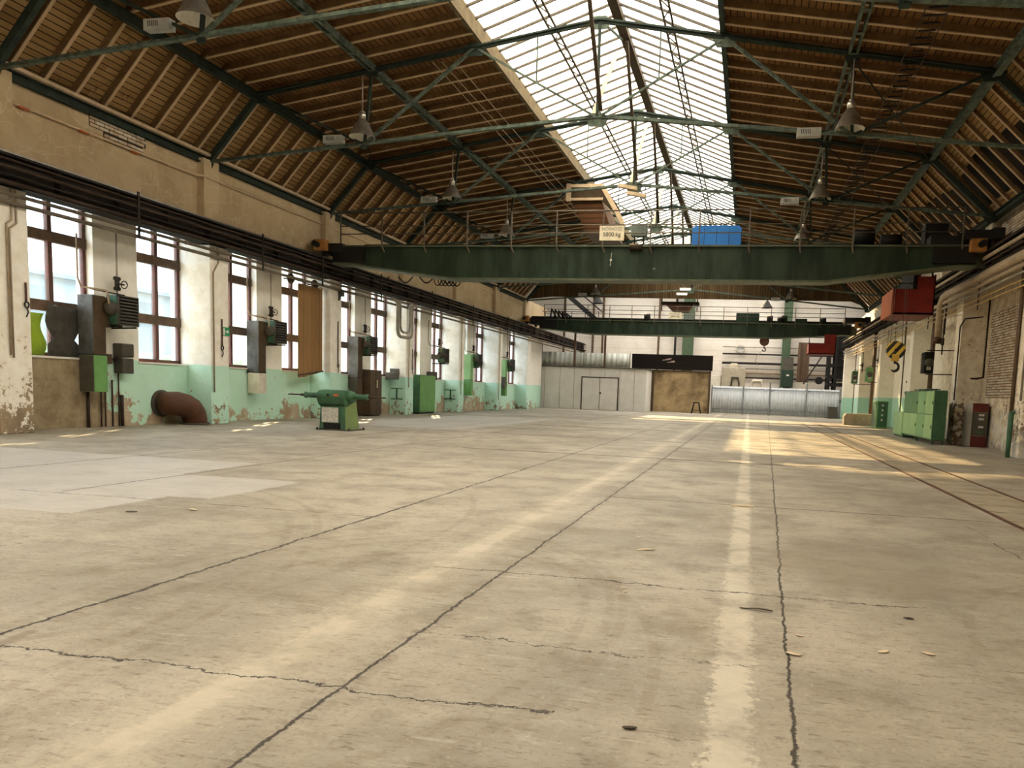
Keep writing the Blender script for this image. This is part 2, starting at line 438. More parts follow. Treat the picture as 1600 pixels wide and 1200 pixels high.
M = dict(
    floor=floor_material(), wall_l=plaster_left(), pillar=plaster_pillar(), wall_r=plaster_right(), pillar_r=plaster_right((0.92, 0.86, 0.73), (0.68, 0.58, 0.43)), upper=plaster_upper(),  # pillar_r: the wall plaster, lightened in colour for window light on the pillars
    roof_up=boards('roof boards upper', (0.205, 0.105, 0.042), (0.14, 0.068, 0.026), 'x', 0.155),
    roof_lo=boards('roof boards lower', (0.36, 0.225, 0.10), (0.25, 0.145, 0.06), 'x', 0.096, stain=(0.13, 0.05, 0.03)),
    gable=boards('gable boards', (0.12, 0.075, 0.033), (0.075, 0.045, 0.02), 'x', 0.16),
    joist=paint('shaded joist', (0.20, 0.12, 0.055), (0.13, 0.075, 0.033), 3, 0.85, sc3=(1, 6, 1)),  # darkened in the colour to give the joist sides their shade
    lit_edge=paint('lit joist underside', (0.56, 0.415, 0.26), (0.45, 0.32, 0.185), 3, 0.8, sc3=(1, 6, 1)),  # pale tone carries the light from below on the joist undersides
    tar=paint('tar paper', (0.02, 0.017, 0.014), None, 4, 0.9),
    steel=paint('dark green steel', (0.035, 0.05, 0.04), (0.022, 0.032, 0.026), 5, 0.7, 0.0, 0.10, (0.04, 0.025, 0.016), spec=0.15),
    steel_lt=paint('worn green steel', (0.12, 0.155, 0.12), (0.05, 0.065, 0.052), 6, 0.65, 0.0, 0.14, (0.07, 0.05, 0.03), spec=0.15),
    glz=paint('glazing bar', (0.075, 0.062, 0.045), (0.05, 0.042, 0.03), 5, 0.7),
    ridge=paint('tarred ridge timber', (0.055, 0.038, 0.02), None, 4, 0.85),
    edgeboard=paint('weathered edge board', (0.15, 0.115, 0.06), (0.10, 0.075, 0.04), 4, 0.85),
    lath=paint('pale timber', (0.55, 0.43, 0.29), (0.42, 0.32, 0.20), 4, 0.8),
    skyglass=glass('sun-passing roof glass', (0.95, 0.95, 0.92), 0.8, (0.9, 0.88, 0.8)),
    added_skyglass=glass('added skylight glass', (0.92, 0.90, 0.88), 0.85, (0.4, 0.4, 0.38)),
    diffusing_glass=glass('diffusing wired roof glass', (0.9, 0.9, 0.88), 0.12, (0.88, 0.87, 0.83)),
    winglass=glass('window glass', (0.92, 0.97, 1.0), 0.955, (0.85, 0.92, 0.97)),
    frame=paint('maroon window timber', (0.13, 0.045, 0.04), (0.08, 0.045, 0.03), 6, 0.6),
    transom=paint('brown window timber', (0.15, 0.10, 0.07), (0.09, 0.06, 0.04), 6, 0.7),
    runway=paint('grimy runway steel', (0.022, 0.02, 0.018), (0.032, 0.026, 0.021), 5, 0.8, 0.0, 0.12, (0.05, 0.025, 0.015), spec=0.1),
    rail=paint('polished rail', (0.25, 0.23, 0.2), None, 6, 0.3, 0.9),
    conduit=paint('brown conduit', (0.06, 0.042, 0.032), (0.04, 0.029, 0.023), 5, 0.75, spec=0.12),
    pipe=paint('beige painted pipe', (0.40, 0.315, 0.215), (0.30, 0.23, 0.15), 6, 0.5),
    pipe_br=paint('dusty beige pipe', (0.17, 0.14, 0.105), (0.12, 0.10, 0.075), 6, 0.7, spec=0.15),
    cord=paint('cream conduit', (0.66, 0.50, 0.33), (0.58, 0.43, 0.28), 5, 0.6),
    pipe_y=paint('ochre gas pipe', (0.55, 0.38, 0.14), (0.42, 0.29, 0.11), 6, 0.5),
    pipe_dk=paint('dark iron pipe', (0.035, 0.029, 0.025), None, 6, 0.7, spec=0.15),
    pipe_gr=paint('pale grey pipe', (0.34, 0.31, 0.26), (0.24, 0.21, 0.17), 6, 0.5),
    crane=paint('crane green paint', (0.026, 0.043, 0.026), (0.010, 0.018, 0.011), 1.6, 0.6, 0.0, 0.10, (0.02, 0.02, 0.013), spec=0.2, sc3=(1.4, 1, 0.3)),
    handrail=paint('worn railing paint', (0.13, 0.105, 0.075), (0.08, 0.065, 0.048), 5, 0.6),
    crane_lt=paint('crane flange paint', (0.10, 0.115, 0.07), (0.06, 0.072, 0.045), 3, 0.5),
    black=paint('sooty black', (0.012, 0.011, 0.010), None, 5, 0.7),
    orange=paint('faded orange paint', (0.42, 0.19, 0.045), (0.30, 0.12, 0.03), 5, 0.55, 0.0, 0.1),
    cabred=paint('signal red paint', (0.19, 0.014, 0.008), (0.13, 0.010, 0.006), 2.5, 0.5),
    caborange=paint('lit cabin and tie orange', (0.48, 0.13, 0.04), (0.40, 0.10, 0.03), 2.5, 0.5),
    blue=paint('bright blue paint', (0.02, 0.20, 0.62), (0.018, 0.16, 0.52), 2, 0.45),
    gbox=paint('grey green box', (0.14, 0.17, 0.15), (0.10, 0.125, 0.11), 4, 0.5),
    sign=paint('cream sign board', (0.72, 0.66, 0.50), (0.60, 0.53, 0.38), 5, 0.6),
    signtext=paint('black lettering', (0.03, 0.028, 0.025), None, 5, 0.6),
    alu=paint('spun aluminium', (0.56, 0.53, 0.46), (0.36, 0.33, 0.27), 5, 0.28, 0.85),
    alu_in=paint('white reflector', (0.82, 0.79, 0.70), (0.70, 0.66, 0.56), 5, 0.4),
    bulb=paint('lamp bulb', (0.85, 0.85, 0.82), None, 5, 0.15),
    ballast=paint('ballast casing', (0.40, 0.40, 0.36), (0.30, 0.30, 0.27), 5, 0.5),
    duct=paint('galvanised duct', (0.12, 0.12, 0.115), (0.06, 0.058, 0.055), 3, 0.4, 0.4),
    ductbr=paint('brown duct', (0.085, 0.055, 0.032), (0.055, 0.036, 0.021), 3, 0.55),
    louvre=paint('dull louvre steel', (0.12, 0.115, 0.105), (0.07, 0.066, 0.06), 5, 0.6),
    heater=paint('heater green', (0.045, 0.13, 0.085), (0.03, 0.085, 0.055), 4, 0.5),
    gpaint=paint('fresh green paint', (0.16, 0.36, 0.12), (0.13, 0.30, 0.10), 3, 0.5),
    gside=paint('mid locker green', (0.10, 0.25, 0.10), (0.08, 0.20, 0.08), 1.5, 0.5),
    glock=paint('locker green', (0.17, 0.37, 0.155), (0.22, 0.44, 0.20), 1.5, 0.5),
    glock2=paint('pale locker green', (0.30, 0.50, 0.22), (0.26, 0.44, 0.20), 1.5, 0.5),
    gdk=paint('machine green', (0.055, 0.145, 0.075), (0.04, 0.10, 0.055), 3, 0.5, 0.0, 0.05),
    glt=paint('olive machine green', (0.20, 0.29, 0.105), (0.16, 0.23, 0.085), 3, 0.55),
    cream=paint('cream enamel', (0.70, 0.67, 0.58), (0.58, 0.54, 0.44), 4, 0.5),
    white=paint('white paint', (0.78, 0.77, 0.73), (0.66, 0.64, 0.58), 4, 0.6),
    plate=paint('mottled plate', (0.62, 0.61, 0.56), (0.40, 0.38, 0.33), 14, 0.5),
    rust=paint('rusty sheet', (0.115, 0.05, 0.028), (0.075, 0.034, 0.02), 2.5, 0.5, 0.0, 0.12, (0.17, 0.075, 0.035)),
    chip=boards('raw timber boards', (0.36, 0.21, 0.09), (0.25, 0.14, 0.058), 'y', 0.49, gap=0.012, stain=(0.14, 0.07, 0.03)),
    greensheet=paint('lime green sheet', (0.28, 0.42, 0.03), (0.21, 0.33, 0.03), 4, 0.8),
    greysheet=paint('dark grey blanket', (0.07, 0.065, 0.055), (0.045, 0.042, 0.036), 4, 0.9),
    exitg=paint('exit sign green', (0.01, 0.30, 0.12), None, 3, 0.5),
    panel=paint('grey partition sheet', (0.76, 0.755, 0.71), (0.68, 0.665, 0.615), 1.2, 0.6),
    corr=paint('corrugated light sheet', (0.74, 0.78, 0.73), (0.50, 0.53, 0.47), 2.2, 0.5, sc3=(3.0, 1, 0.05)),
    fence=paint('galvanised trapezoid sheet', (0.56, 0.60, 0.625), (0.50, 0.54, 0.565), 2, 0.6, 0.0),
    fencepost=paint('fence frame steel', (0.22, 0.24, 0.25), None, 3, 0.5),
    blackboards=boards('black boards', (0.009, 0.007, 0.006), (0.006, 0.005, 0.004), 'z', 0.15, stain=(0.008, 0.006, 0.005)),
    beige=paint('stained beige board wall', (0.44, 0.33, 0.18), (0.10, 0.065, 0.03), 0.45, 0.85),
    facade=facade_panels(), gfar=paint('bottle green', (0.022, 0.045, 0.028), (0.015, 0.032, 0.02), 3, 0.6),
    colgreen=paint('column green', (0.065, 0.105, 0.055), (0.05, 0.082, 0.042), 3, 0.6),
    colbrown=paint('column brown', (0.12, 0.07, 0.04), (0.085, 0.052, 0.03), 3, 0.6),
    machine=paint('machine beige', (0.42, 0.38, 0.28), (0.34, 0.30, 0.22), 3, 0.6),
    brick=brick_mat(), mortar=paint('dark mortar', (0.05, 0.037, 0.026), None, 8, 0.95),
    concrete=paint('rough concrete block', (0.40, 0.33, 0.23), (0.30, 0.24, 0.155), 5, 0.9),
    firered=paint('fire cabinet red', (0.12, 0.02, 0.015), (0.09, 0.016, 0.012), 4, 0.5),
    firegrey=paint('fire cabinet grey', (0.40, 0.37, 0.31), (0.32, 0.29, 0.24), 4, 0.6),
    panelblk=paint('switch panel', (0.06, 0.055, 0.045), (0.09, 0.08, 0.06), 4, 0.5),
    stripes=stripes_paint('hazard stripes', (0.62, 0.44, 0.07), (0.025, 0.022, 0.02), 0.26),
    yellow=paint('hook yellow', (0.55, 0.36, 0.06), (0.42, 0.27, 0.05), 4, 0.55),
    rope=paint('wire rope', (0.10, 0.085, 0.07), None, 6, 0.5),
    slab=paint('track infill slabs', (0.33, 0.285, 0.215), (0.25, 0.21, 0.15), 2.5, 0.85),
    paper=paint('dry scrap', (0.66, 0.55, 0.40), (0.55, 0.44, 0.30), 10, 0.8),
    twig=paint('dark twig', (0.06, 0.045, 0.03), None, 10, 0.8),
    asphalt=paint('yard outside', (0.42, 0.43, 0.42), (0.36, 0.37, 0.36), 1, 0.9),
    outwall=paint('pale blue grey facade', (0.27, 0.33, 0.37), (0.22, 0.28, 0.32), 0.3, 0.9),
    outroof=paint('slate blue', (0.17, 0.22, 0.25), (0.14, 0.18, 0.21), 0.5, 0.9),
    hedge=paint('foliage outside', (0.16, 0.26, 0.12), (0.10, 0.18, 0.08), 3, 0.9),
    pink=paint('chalk marks', (0.50, 0.36, 0.32), None, 5, 0.8),
    plaster=paint('transept plaster', (0.66, 0.60, 0.50), (0.58, 0.52, 0.42), 1.5, 0.85),
)
# ------------------------------------------------------------------ mesh helpers
OFF = {}


class MB:
    def __init__(s):
        s.v, s.f, s.sm = [], [], []

    def add(s, vs, fs, smooth=False):
        b = len(s.v)
        s.v += [Vector(p) for p in vs]
        s.f += [tuple(i + b for i in f) for f in fs]
        s.sm += [smooth] * len(fs)
        return s

    def box(s, x0, x1, y0, y1, z0, z1):
        vs = [(x, y, z) for z in (z0, z1) for y in (y0, y1) for x in (x0, x1)]
        return s.add(vs, [(0, 2, 3, 1), (4, 5, 7, 6), (0, 1, 5, 4), (2, 6, 7, 3), (0, 4, 6, 2), (1, 3, 7, 5)])

    def bar(s, p, q, w, h, up=(0, 0, 1)):
        p, q, up = Vector(p), Vector(q), Vector(up)
        d = (q - p).normalized()
        sd = d.cross(up)
        if sd.length < 1e-4:
            sd = d.cross(Vector((0, 1, 0)))
        sd.normalize()
        u = sd.cross(d)
        vs = [c + sd * a * w / 2 + u * b * h / 2 for c in (p, q) for a, b in ((-1, -1), (1, -1), (1, 1), (-1, 1))]
        return s.add(vs, [(3, 2, 1, 0), (4, 5, 6, 7), (0, 1, 5, 4), (1, 2, 6, 5), (2, 3, 7, 6), (3, 0, 4, 7)])

    def tee(s, p, q, w, h, t=0.014, up=(0, 0, 1)):
        """pair of rolled angles back to back: flange W wide, leg H deep"""
        up = Vector(up)
        s.bar(p, q, w, t, up)
        o = up * (-h / 2)
        return s.bar(Vector(p) + o, Vector(q) + o, t * 1.8, h, up)

    def tube(s, pts, r, n=8, cap=True):
        pts = [Vector(p) for p in pts]
        rings = []
        u = None
        for i, p in enumerate(pts):
            a = (pts[i] - pts[i - 1]).normalized() if i else (pts[1] - pts[0]).normalized()
            b = (pts[i + 1] - pts[i]).normalized() if i < len(pts) - 1 else a
            d = (a + b).normalized() if (a + b).length > 1e-5 else a
            if u is None:
                u = d.orthogonal().normalized()
            u = (u - d * u.dot(d)).normalized()
            v = d.cross(u)
            k = 1.0 / max(0.5, d.dot(a))
            rr = r[i] if isinstance(r, (list, tuple)) else r
            rings.append([p + (u * math.cos(2 * math.pi * j / n) + v * math.sin(2 * math.pi * j / n)) * rr * (k if 0 < i < len(pts) - 1 else 1) for j in range(n)])
        vs = [q for ring in rings for q in ring]
        fs = [(i * n + j, i * n + (j + 1) % n, (i + 1) * n + (j + 1) % n, (i + 1) * n + j) for i in range(len(pts) - 1) for j in range(n)]
        s.add(vs, fs, True)
        if cap:
            b = len(s.v) - len(vs)
            s.f += [tuple(b + j for j in reversed(range(n))), tuple(b + len(vs) - n + j for j in range(n))]
            s.sm += [False, False]
        return s

    def lathe(s, prof, c, n=24, axis='z'):
        """PROF: (radius, height) pairs turned about AXIS through C"""
        c = Vector(c)
        vs = []
        for r, h in prof:
            for j in range(n):
                a = 2 * math.pi * j / n
                k = (r * math.cos(a), r * math.sin(a), h)
                if axis == 'x':
                    k = (h, r * math.cos(a), r * math.sin(a))
                elif axis == 'y':
                    k = (r * math.cos(a), h, r * math.sin(a))
                vs.append(c + Vector(k))
        fs = [(i * n + j, i * n + (j + 1) % n, (i + 1) * n + (j + 1) % n, (i + 1) * n + j) for i in range(len(prof) - 1) for j in range(n)]
        return s.add(vs, fs, True)

    def cyl(s, p, q, r, n=16):
        return s.tube([p, q], r, n)

    def prism(s, poly, axis, a, b):
        """POLY: (u, v) outline; extruded from A to B along AXIS (x: yz, y: xz, z: xy)"""
        def P(u, v, w):
            return {'x': (w, u, v), 'y': (u, w, v), 'z': (u, v, w)}[axis]
        n = len(poly)
        vs = [P(u, v, a) for u, v in poly] + [P(u, v, b) for u, v in poly]
        fs = [tuple(reversed(range(n))), tuple(range(n, 2 * n))] + [(i, (i + 1) % n, n + (i + 1) % n, n + i) for i in range(n)]
        return s.add(vs, fs)

    def sheet(s, grid, th=(0, 0, 0)):
        """grid of points (rows of equal length) as a curved sheet, given thickness along TH"""
        R_, C_ = len(grid), len(grid[0])
        th = Vector(th)
        vs = [Vector(p) for row in grid for p in row]
        fs = [(i * C_ + j, i * C_ + j + 1, (i + 1) * C_ + j + 1, (i + 1) * C_ + j) for i in range(R_ - 1) for j in range(C_ - 1)]
        m = len(vs)
        if th.length > 0:
            vs += [p + th for p in vs[:m]]
            fs += [tuple(m + k for k in reversed(f)) for f in fs[:]]
            rim = [i * C_ for i in range(R_)] + [(R_ - 1) * C_ + j for j in range(1, C_)] + [i * C_ + C_ - 1 for i in range(R_ - 2, -1, -1)] + [j for j in range(C_ - 2, 0, -1)]
            fs += [(rim[k], rim[(k + 1) % len(rim)], m + rim[(k + 1) % len(rim)], m + rim[k]) for k in range(len(rim))]
        return s.add(vs, fs, True)

    def build(s, name, mat, parent=None, loc=None, bevel=0):
        me = bpy.data.meshes.new(name)
        off = OFF.get(parent.name, Vector()) if parent else Vector(loc) if loc else Vector()
        me.from_pydata([tuple(p - off) for p in s.v], [], s.f)
        bm = bmesh.new()
        bm.from_mesh(me)
        bmesh.ops.recalc_face_normals(bm, faces=bm.faces)
        bm.to_mesh(me)
        bm.free()
        me.polygons.foreach_set('use_smooth', s.sm)
        me.materials.append(mat)
        o = bpy.data.objects.new(name, me)
        COL.objects.link(o)
        if parent:
            o.parent = parent
            OFF[o.name] = off
        else:
            o.location = off
            OFF[o.name] = off
        if bevel:
            b = o.modifiers.new('edge', 'BEVEL')
            b.width = bevel
            b.segments = 2
            b.limit_method = 'ANGLE'
        return o


def tag(o, label=None, cat=None, group=None, kind=None):
    if label:
        o['label'] = label
    if cat:
        o['category'] = cat
    if group:
        o['group'] = group
    if kind:
        o['kind'] = kind
    return o


def thing(name, label, cat, loc, group=None, kind=None):
    o = bpy.data.objects.new(name, None)
    o.empty_display_size = 0.2
    COL.objects.link(o)
    o.location = loc
    OFF[o.name] = Vector(loc)
    return tag(o, label, cat, group, kind)


def copy_tree(o, loc=None, label=None, parent=None):
    c = o.copy()
    COL.objects.link(c)
    c.parent = parent
    OFF[c.name] = Vector(loc) if loc else OFF.get(o.name, Vector())
    if loc is not None:
        c.location = loc
    if label:
        c['label'] = label
    for ch in list(o.children):
        copy_tree(ch, None, None, c)
    return c


def text(name, body, size, mat, parent, loc, rot=(math.pi / 2, 0, 0), sx=1.0):
    cu = bpy.data.curves.new(name, 'FONT')
    cu.body = body
    cu.size = size
    cu.align_x = 'CENTER'
    cu.align_y = 'CENTER'
    cu.extrude = 0.002
    cu.materials.append(mat)
    tmp = bpy.data.objects.new('lettering_curve', cu)
    COL.objects.link(tmp)
    bpy.context.view_layer.update()
    me = bpy.data.meshes.new_from_object(tmp.evaluated_get(bpy.context.evaluated_depsgraph_get()))
    bpy.data.objects.remove(tmp)
    o = bpy.data.objects.new(name, me)
    COL.objects.link(o)
    o.parent = parent
    o.location = Vector(loc) - OFF[parent.name]
    o.rotation_euler = rot
    o.scale = (sx, 1, 1)
    return o


def struct(mb, name, mat, parent=None, bevel=0):
    return tag(mb.build(name, mat, parent, None, bevel), kind='structure')


# ------------------------------------------------------------------ the shell
BAY = 6.25
TY = [19.5 + BAY * (n - 1) for n in range(7)]         # truss planes
PIL = [13.12 + BAY * n for n in range(-1, 7)]         # centres of the left pillars
Y0, Y1, YT = -5.5, 50.75, 70.0
XW = -15.5
# roof outline: eave, knee, skylight edge, skylight edge, knee, eave (underside of the boards)
EL, KL, SL, SR, KR, ER = (-15.45, 7.42), (-13.7, 9.33), (-7.3, 10.27), (-1.1, 10.15), (5.1, 9.13), (7.15, 7.1)
RIDGE = (-4.05, 11.45)

struct(MB().box(-17, 9.5, -7, YT + 1.0, -0.3, 0), 'floor', M['floor'])
struct(MB().box(-90, -17, -60, 140, -0.4, -0.1), 'ground', M['asphalt'])

w = MB()
w.box(-16, XW, Y0, 56.7, 0, 1.64)
w.box(-16, XW, Y0, 56.7, 5.45, 7.4)
edges = [Y0]
win = []
for b in range(-1, 6):
    f = 13.5 + BAY * b
    for a0, a1 in ((f + 0.45, f + 2.4), (f + 3.75, f + 5.5)):
        win.append((a0, a1))
for a0, a1 in win:
    edges += [a0, a1]
edges.append(56.7)
for i in range(0, len(edges), 2):
    w.box(-16, XW, edges[i], edges[i + 1], 1.64, 5.45)
struct(w, 'wall_left', M['wall_l'])

u = MB()
u.box(-15.6, -15.22, Y0, Y1 + 6, 5.62, 7.42)
up = struct(u, 'trim_1', M['upper'])
u = MB()
for n, y in enumerate(PIL):
    u.box(-15.25, -15.02, y - 0.2, y + 0.42, 5.62, 7.3)
struct(u, 'trim_2', M['upper'])

for y in PIL:
    p = MB()
    p.box(XW, -14.72, y - 0.38, y + 0.38, 0, 4.93)
    struct(p, 'pillar', M['pillar'], bevel=0.02)

# windows on the left: frame of two columns and three rows
for k, (a0, a1) in enumerate(win):
    wr = thing('window_%d' % (k + 1), None, None, (-15.75, a0, 1.64), kind='structure')
    f = MB()
    X0, X1 = -15.80, -15.70
    f.box(X0, X1, a0, a0 + 0.09, 1.64, 5.45).box(X0, X1, a1 - 0.09, a1, 1.64, 5.45)
    f.box(X0, X1, a0, a1, 1.64, 1.73).box(X0, X1, a0, a1, 5.36, 5.45)
    mid = (a0 + a1) / 2
    f.box(X0, X1 + 0.01, mid - 0.055, mid + 0.055, 1.64, 5.45)
    f.build('window_frame', M['frame'], wr)
    for z in (2.66, 4.22):
        MB().box(X0 - 0.01, X1 + 0.03, a0, a1, z, z + 0.24).build('transom', M['transom'], wr)
    MB().box(-15.755, -15.749, a0 + 0.03, a1 - 0.03, 1.68, 5.42).build('glass', M['winglass'], wr)
    MB().box(-15.72, -15.47, a0 - 0.02, a1 + 0.02, 1.60, 1.645).build('sill', M['white'], wr)

# right wall
RP = [14.6, 22.25, 28.95, 36.85, 45.35, 53.1, 61.7]
w = MB()
w.box(7.72, 8.3, Y0, 62.3, 0, 7.1)
struct(w, 'wall_right', M['wall_r'])
w = MB()
w.box(7.25, 7.75, Y0, 62.3, 5.95, 7.1)
struct(w, 'trim_3', M['wall_r'])
u = MB()
for y in (20.2, 26.5, 32.6, 38.7, 45.0):
    u.box(6.98, 7.3, y - 0.35, y + 0.35, 5.95, 7.0)
struct(u, 'trim_4', M['wall_r'])
for y in RP:
    struct(MB().box(6.95, 7.75, y - 0.36, y + 0.36, 0, 5.35), 'pillar', M['pillar_r'], bevel=0.02)


def brickwork(name, x, y0, y1, z0, z1, f=-1):
    r = thing(name, None, None, (x, y0, z0), kind='structure')
    MB().box(min(x + f * .004, x - f * .03), max(x + f * .004, x - f * .03), y0, y1, z0, z1).build('mortar', M['mortar'], r)
    b = MB()
    z = z0 + 0.012
    k = 0
    while z + 0.068 < z1:
        y = y0 + 0.01 - (0.13 if k % 2 else 0)
        while y < y1:
            a, c = max(y, y0 + 0.01), min(y + 0.25, y1 - 0.01)
            if c - a > 0.04:
                d = random.uniform(0.004, 0.02)
                b.box(min(x, x + f * (.015 + d)), max(x, x + f * (.015 + d)), a, c, z, z + 0.062)
            y += 0.275
        z += 0.085
        k += 1
    b.build('brick_courses', M['brick'], r)


brickwork('trim_5', 7.70, 25.0, 27.9, 1.62, 4.42)
brickwork('trim_6', 7.22, 22.3, 25.9, 6.15, 7.0)

brickwork('trim_10', -15.215, 15.6, 17.3, 6.96, 7.22, 1)
brickwork('trim_11', -15.214, 16.0, 17.2, 6.75, 6.96, 1)

# back wall behind the camera, gable, transept beyond
struct(MB().box(-16, 8.3, Y0 - 0.4, Y0, 0, 11.6), 'wall_back', M['wall_r'])
g = MB()
g.prism([(-15.2, 7.42), KL, SL, RIDGE, SR, KR, (7.1, 7.1), (5.9, 7.55), (-13.4, 7.62)], 'y', Y1 + 0.3, Y1 + 0.4)
struct(g, 'wall_gable', M['gable'])
# the wall around the opening at the end of the left wall and the transept
TZ = 12.5
struct(MB().box(-40, 30, YT, YT + 0.4, 0, TZ), 'wall_end', M['facade'])
struct(MB().box(-40.4, -40, Y1 + 0.2, YT, 0, TZ).box(-40, -16, Y1 + 0.2, Y1 + 0.5, 0, TZ), 'wall_transept', M['plaster'])
struct(MB().box(30, 30.4, 62, YT, 0, TZ).box(8.3, 30, 62, 62.4, 0, TZ), 'wall_transept', M['plaster'])
struct(MB().box(-16, 8.3, Y1 + 0.2, Y1 + 0.45, 11.0, TZ).box(8.3, 8.6, Y1 + .2, 62, 7.1, TZ), 'wall_transept', M['plaster'])
struct(MB().box(-40, -16.99, Y1, YT, -0.3, -0.0).box(9.49, 30, 62, YT, -0.3, 0), 'floor', M['floor'])
c = MB()
c.box(-40.4, -14.2, Y1 + 0.2, YT + .4, TZ, TZ + 0.2).box(5.8, 30.4, Y1 + 0.2, YT + .4, TZ, TZ + 0.2)
c.box(-14.2, 5.8, Y1 + 0.2, 52.3, TZ, TZ + 0.2).box(-14.2, 5.8, 66.5, YT + .4, TZ, TZ + 0.2)
struct(c, 'ceiling', M['plaster'])
sk = thing('window_20', None, None, (-4.2, 61, TZ), kind='structure')  # unseen skylight, added and sized to brighten the far end
MB().box(-14.2, 5.8, 52.3, 66.5, TZ + 0.06, TZ + 0.07).build('glass', M['added_skyglass'], sk)
f = MB()
for k in range(21):
    f.box(-14.2 + k - 0.03, -14.2 + k + 0.03, 52.3, 66.5, TZ - 0.04, TZ + 0.05)
f.build('added_glazing_bars', M['glz'], sk)


# ---------------- roof slopes: boards, joists
def slope(name, A, B, mat, holes=False):
    """boarded roof slope from A (low) to B (high); joists run up the slope, boards run along the hall"""
    r = thing(name, None, None, (0, 0, 0), kind='structure')
    a, b = Vector((A[0], 0, A[1])), Vector((B[0], 0, B[1]))
    d = b - a
    L = d.length
    d.normalize()
    nrm = Vector((-d.z, 0, d.x))
    if nrm.z < 0:
        nrm = -nrm
    def P(s, y, h):
        q = a + d * s + nrm * h
        return (q.x, y, q.z)
    def panel(mb, s0, s1, y0, y1, h0, h1):
        vs = [P(s, y, h) for h in (h0, h1) for y in (y0, y1) for s in (s0, s1)]
        mb.add(vs, [(0, 2, 3, 1), (4, 5, 7, 6), (0, 1, 5, 4), (2, 6, 7, 3), (0, 4, 6, 2), (1, 3, 7, 5)])
    step = BAY / 8
    ys = []
    y = TY[0] - 3 * BAY + step / 2
    while y < Y1:
        if y > Y0:
            ys.append(y)
        y += step
    bd = MB()
    if not holes:
        panel(bd, 0, L, Y0, Y1 + 0.4, 0, 0.03)
    else:
        rnd = random.Random(3)
        for i in range(len(ys) + 1):
            p0 = ys[i - 1] if i else Y0
            p1 = ys[i] if i < len(ys) else Y1 + 0.1
            t = (i % 16) / 16
            cut1 = L * (0.62 - 0.05 * math.sin(i * 0.8) + rnd.uniform(-.02, .02))
            cut0 = L * (0.22 + rnd.uniform(-.08, .1))
            panel(bd, cut1, L - (0.16 if i % 2 else 0.02), p0, p1, 0, 0.03)
            if rnd.random() < 0.75:
                panel(bd, L * 0.05, cut0 * rnd.uniform(.5, .9), p0, p1, 0, 0.03)
    bd.build('boarding', mat, r)
    out = MB()
    panel(out, -0.2, L + 0.02, Y0 - .3, Y1 + 0.4, 0.22, 0.27)
    out.build('roof_covering', M['tar'], r)
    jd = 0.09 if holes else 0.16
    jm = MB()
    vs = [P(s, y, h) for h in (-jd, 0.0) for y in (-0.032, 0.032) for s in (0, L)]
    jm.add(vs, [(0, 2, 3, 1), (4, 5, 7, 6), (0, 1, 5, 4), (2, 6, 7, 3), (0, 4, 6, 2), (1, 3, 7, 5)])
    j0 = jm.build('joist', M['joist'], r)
    vis = [y for y in ys if y > 8.5]
    bt = MB()  # strip under each joist, coloured as its lit lower edge
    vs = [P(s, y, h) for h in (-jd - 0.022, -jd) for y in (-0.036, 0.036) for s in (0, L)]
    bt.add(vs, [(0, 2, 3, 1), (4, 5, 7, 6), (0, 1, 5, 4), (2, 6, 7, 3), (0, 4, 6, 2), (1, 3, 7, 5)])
    b0_ = bt.build('lit_edge', M['lit_edge'], j0)
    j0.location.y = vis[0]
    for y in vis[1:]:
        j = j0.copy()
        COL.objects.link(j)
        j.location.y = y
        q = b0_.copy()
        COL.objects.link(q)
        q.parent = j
    return r


slope('ceiling', EL, KL, M['roof_lo'])
slope('ceiling', KL, SL, M['roof_up'])
slope('ceiling', ER, KR, M['roof_lo'], True)
slope('ceiling', KR, SR, M['roof_up'])
# upstands at the skylight edges
struct(MB().box(SL[0] - 0.05, SL[0] + 0.08, Y0, Y1, SL[1] - 0.18, SL[1] + 0.25), 'trim_7', M['edgeboard'])
struct(MB().box(SR[0] - 0.08, SR[0] + 0.05, Y0, Y1, SR[1] - 0.22, SR[1] + 0.25), 'trim_8', M['steel'])

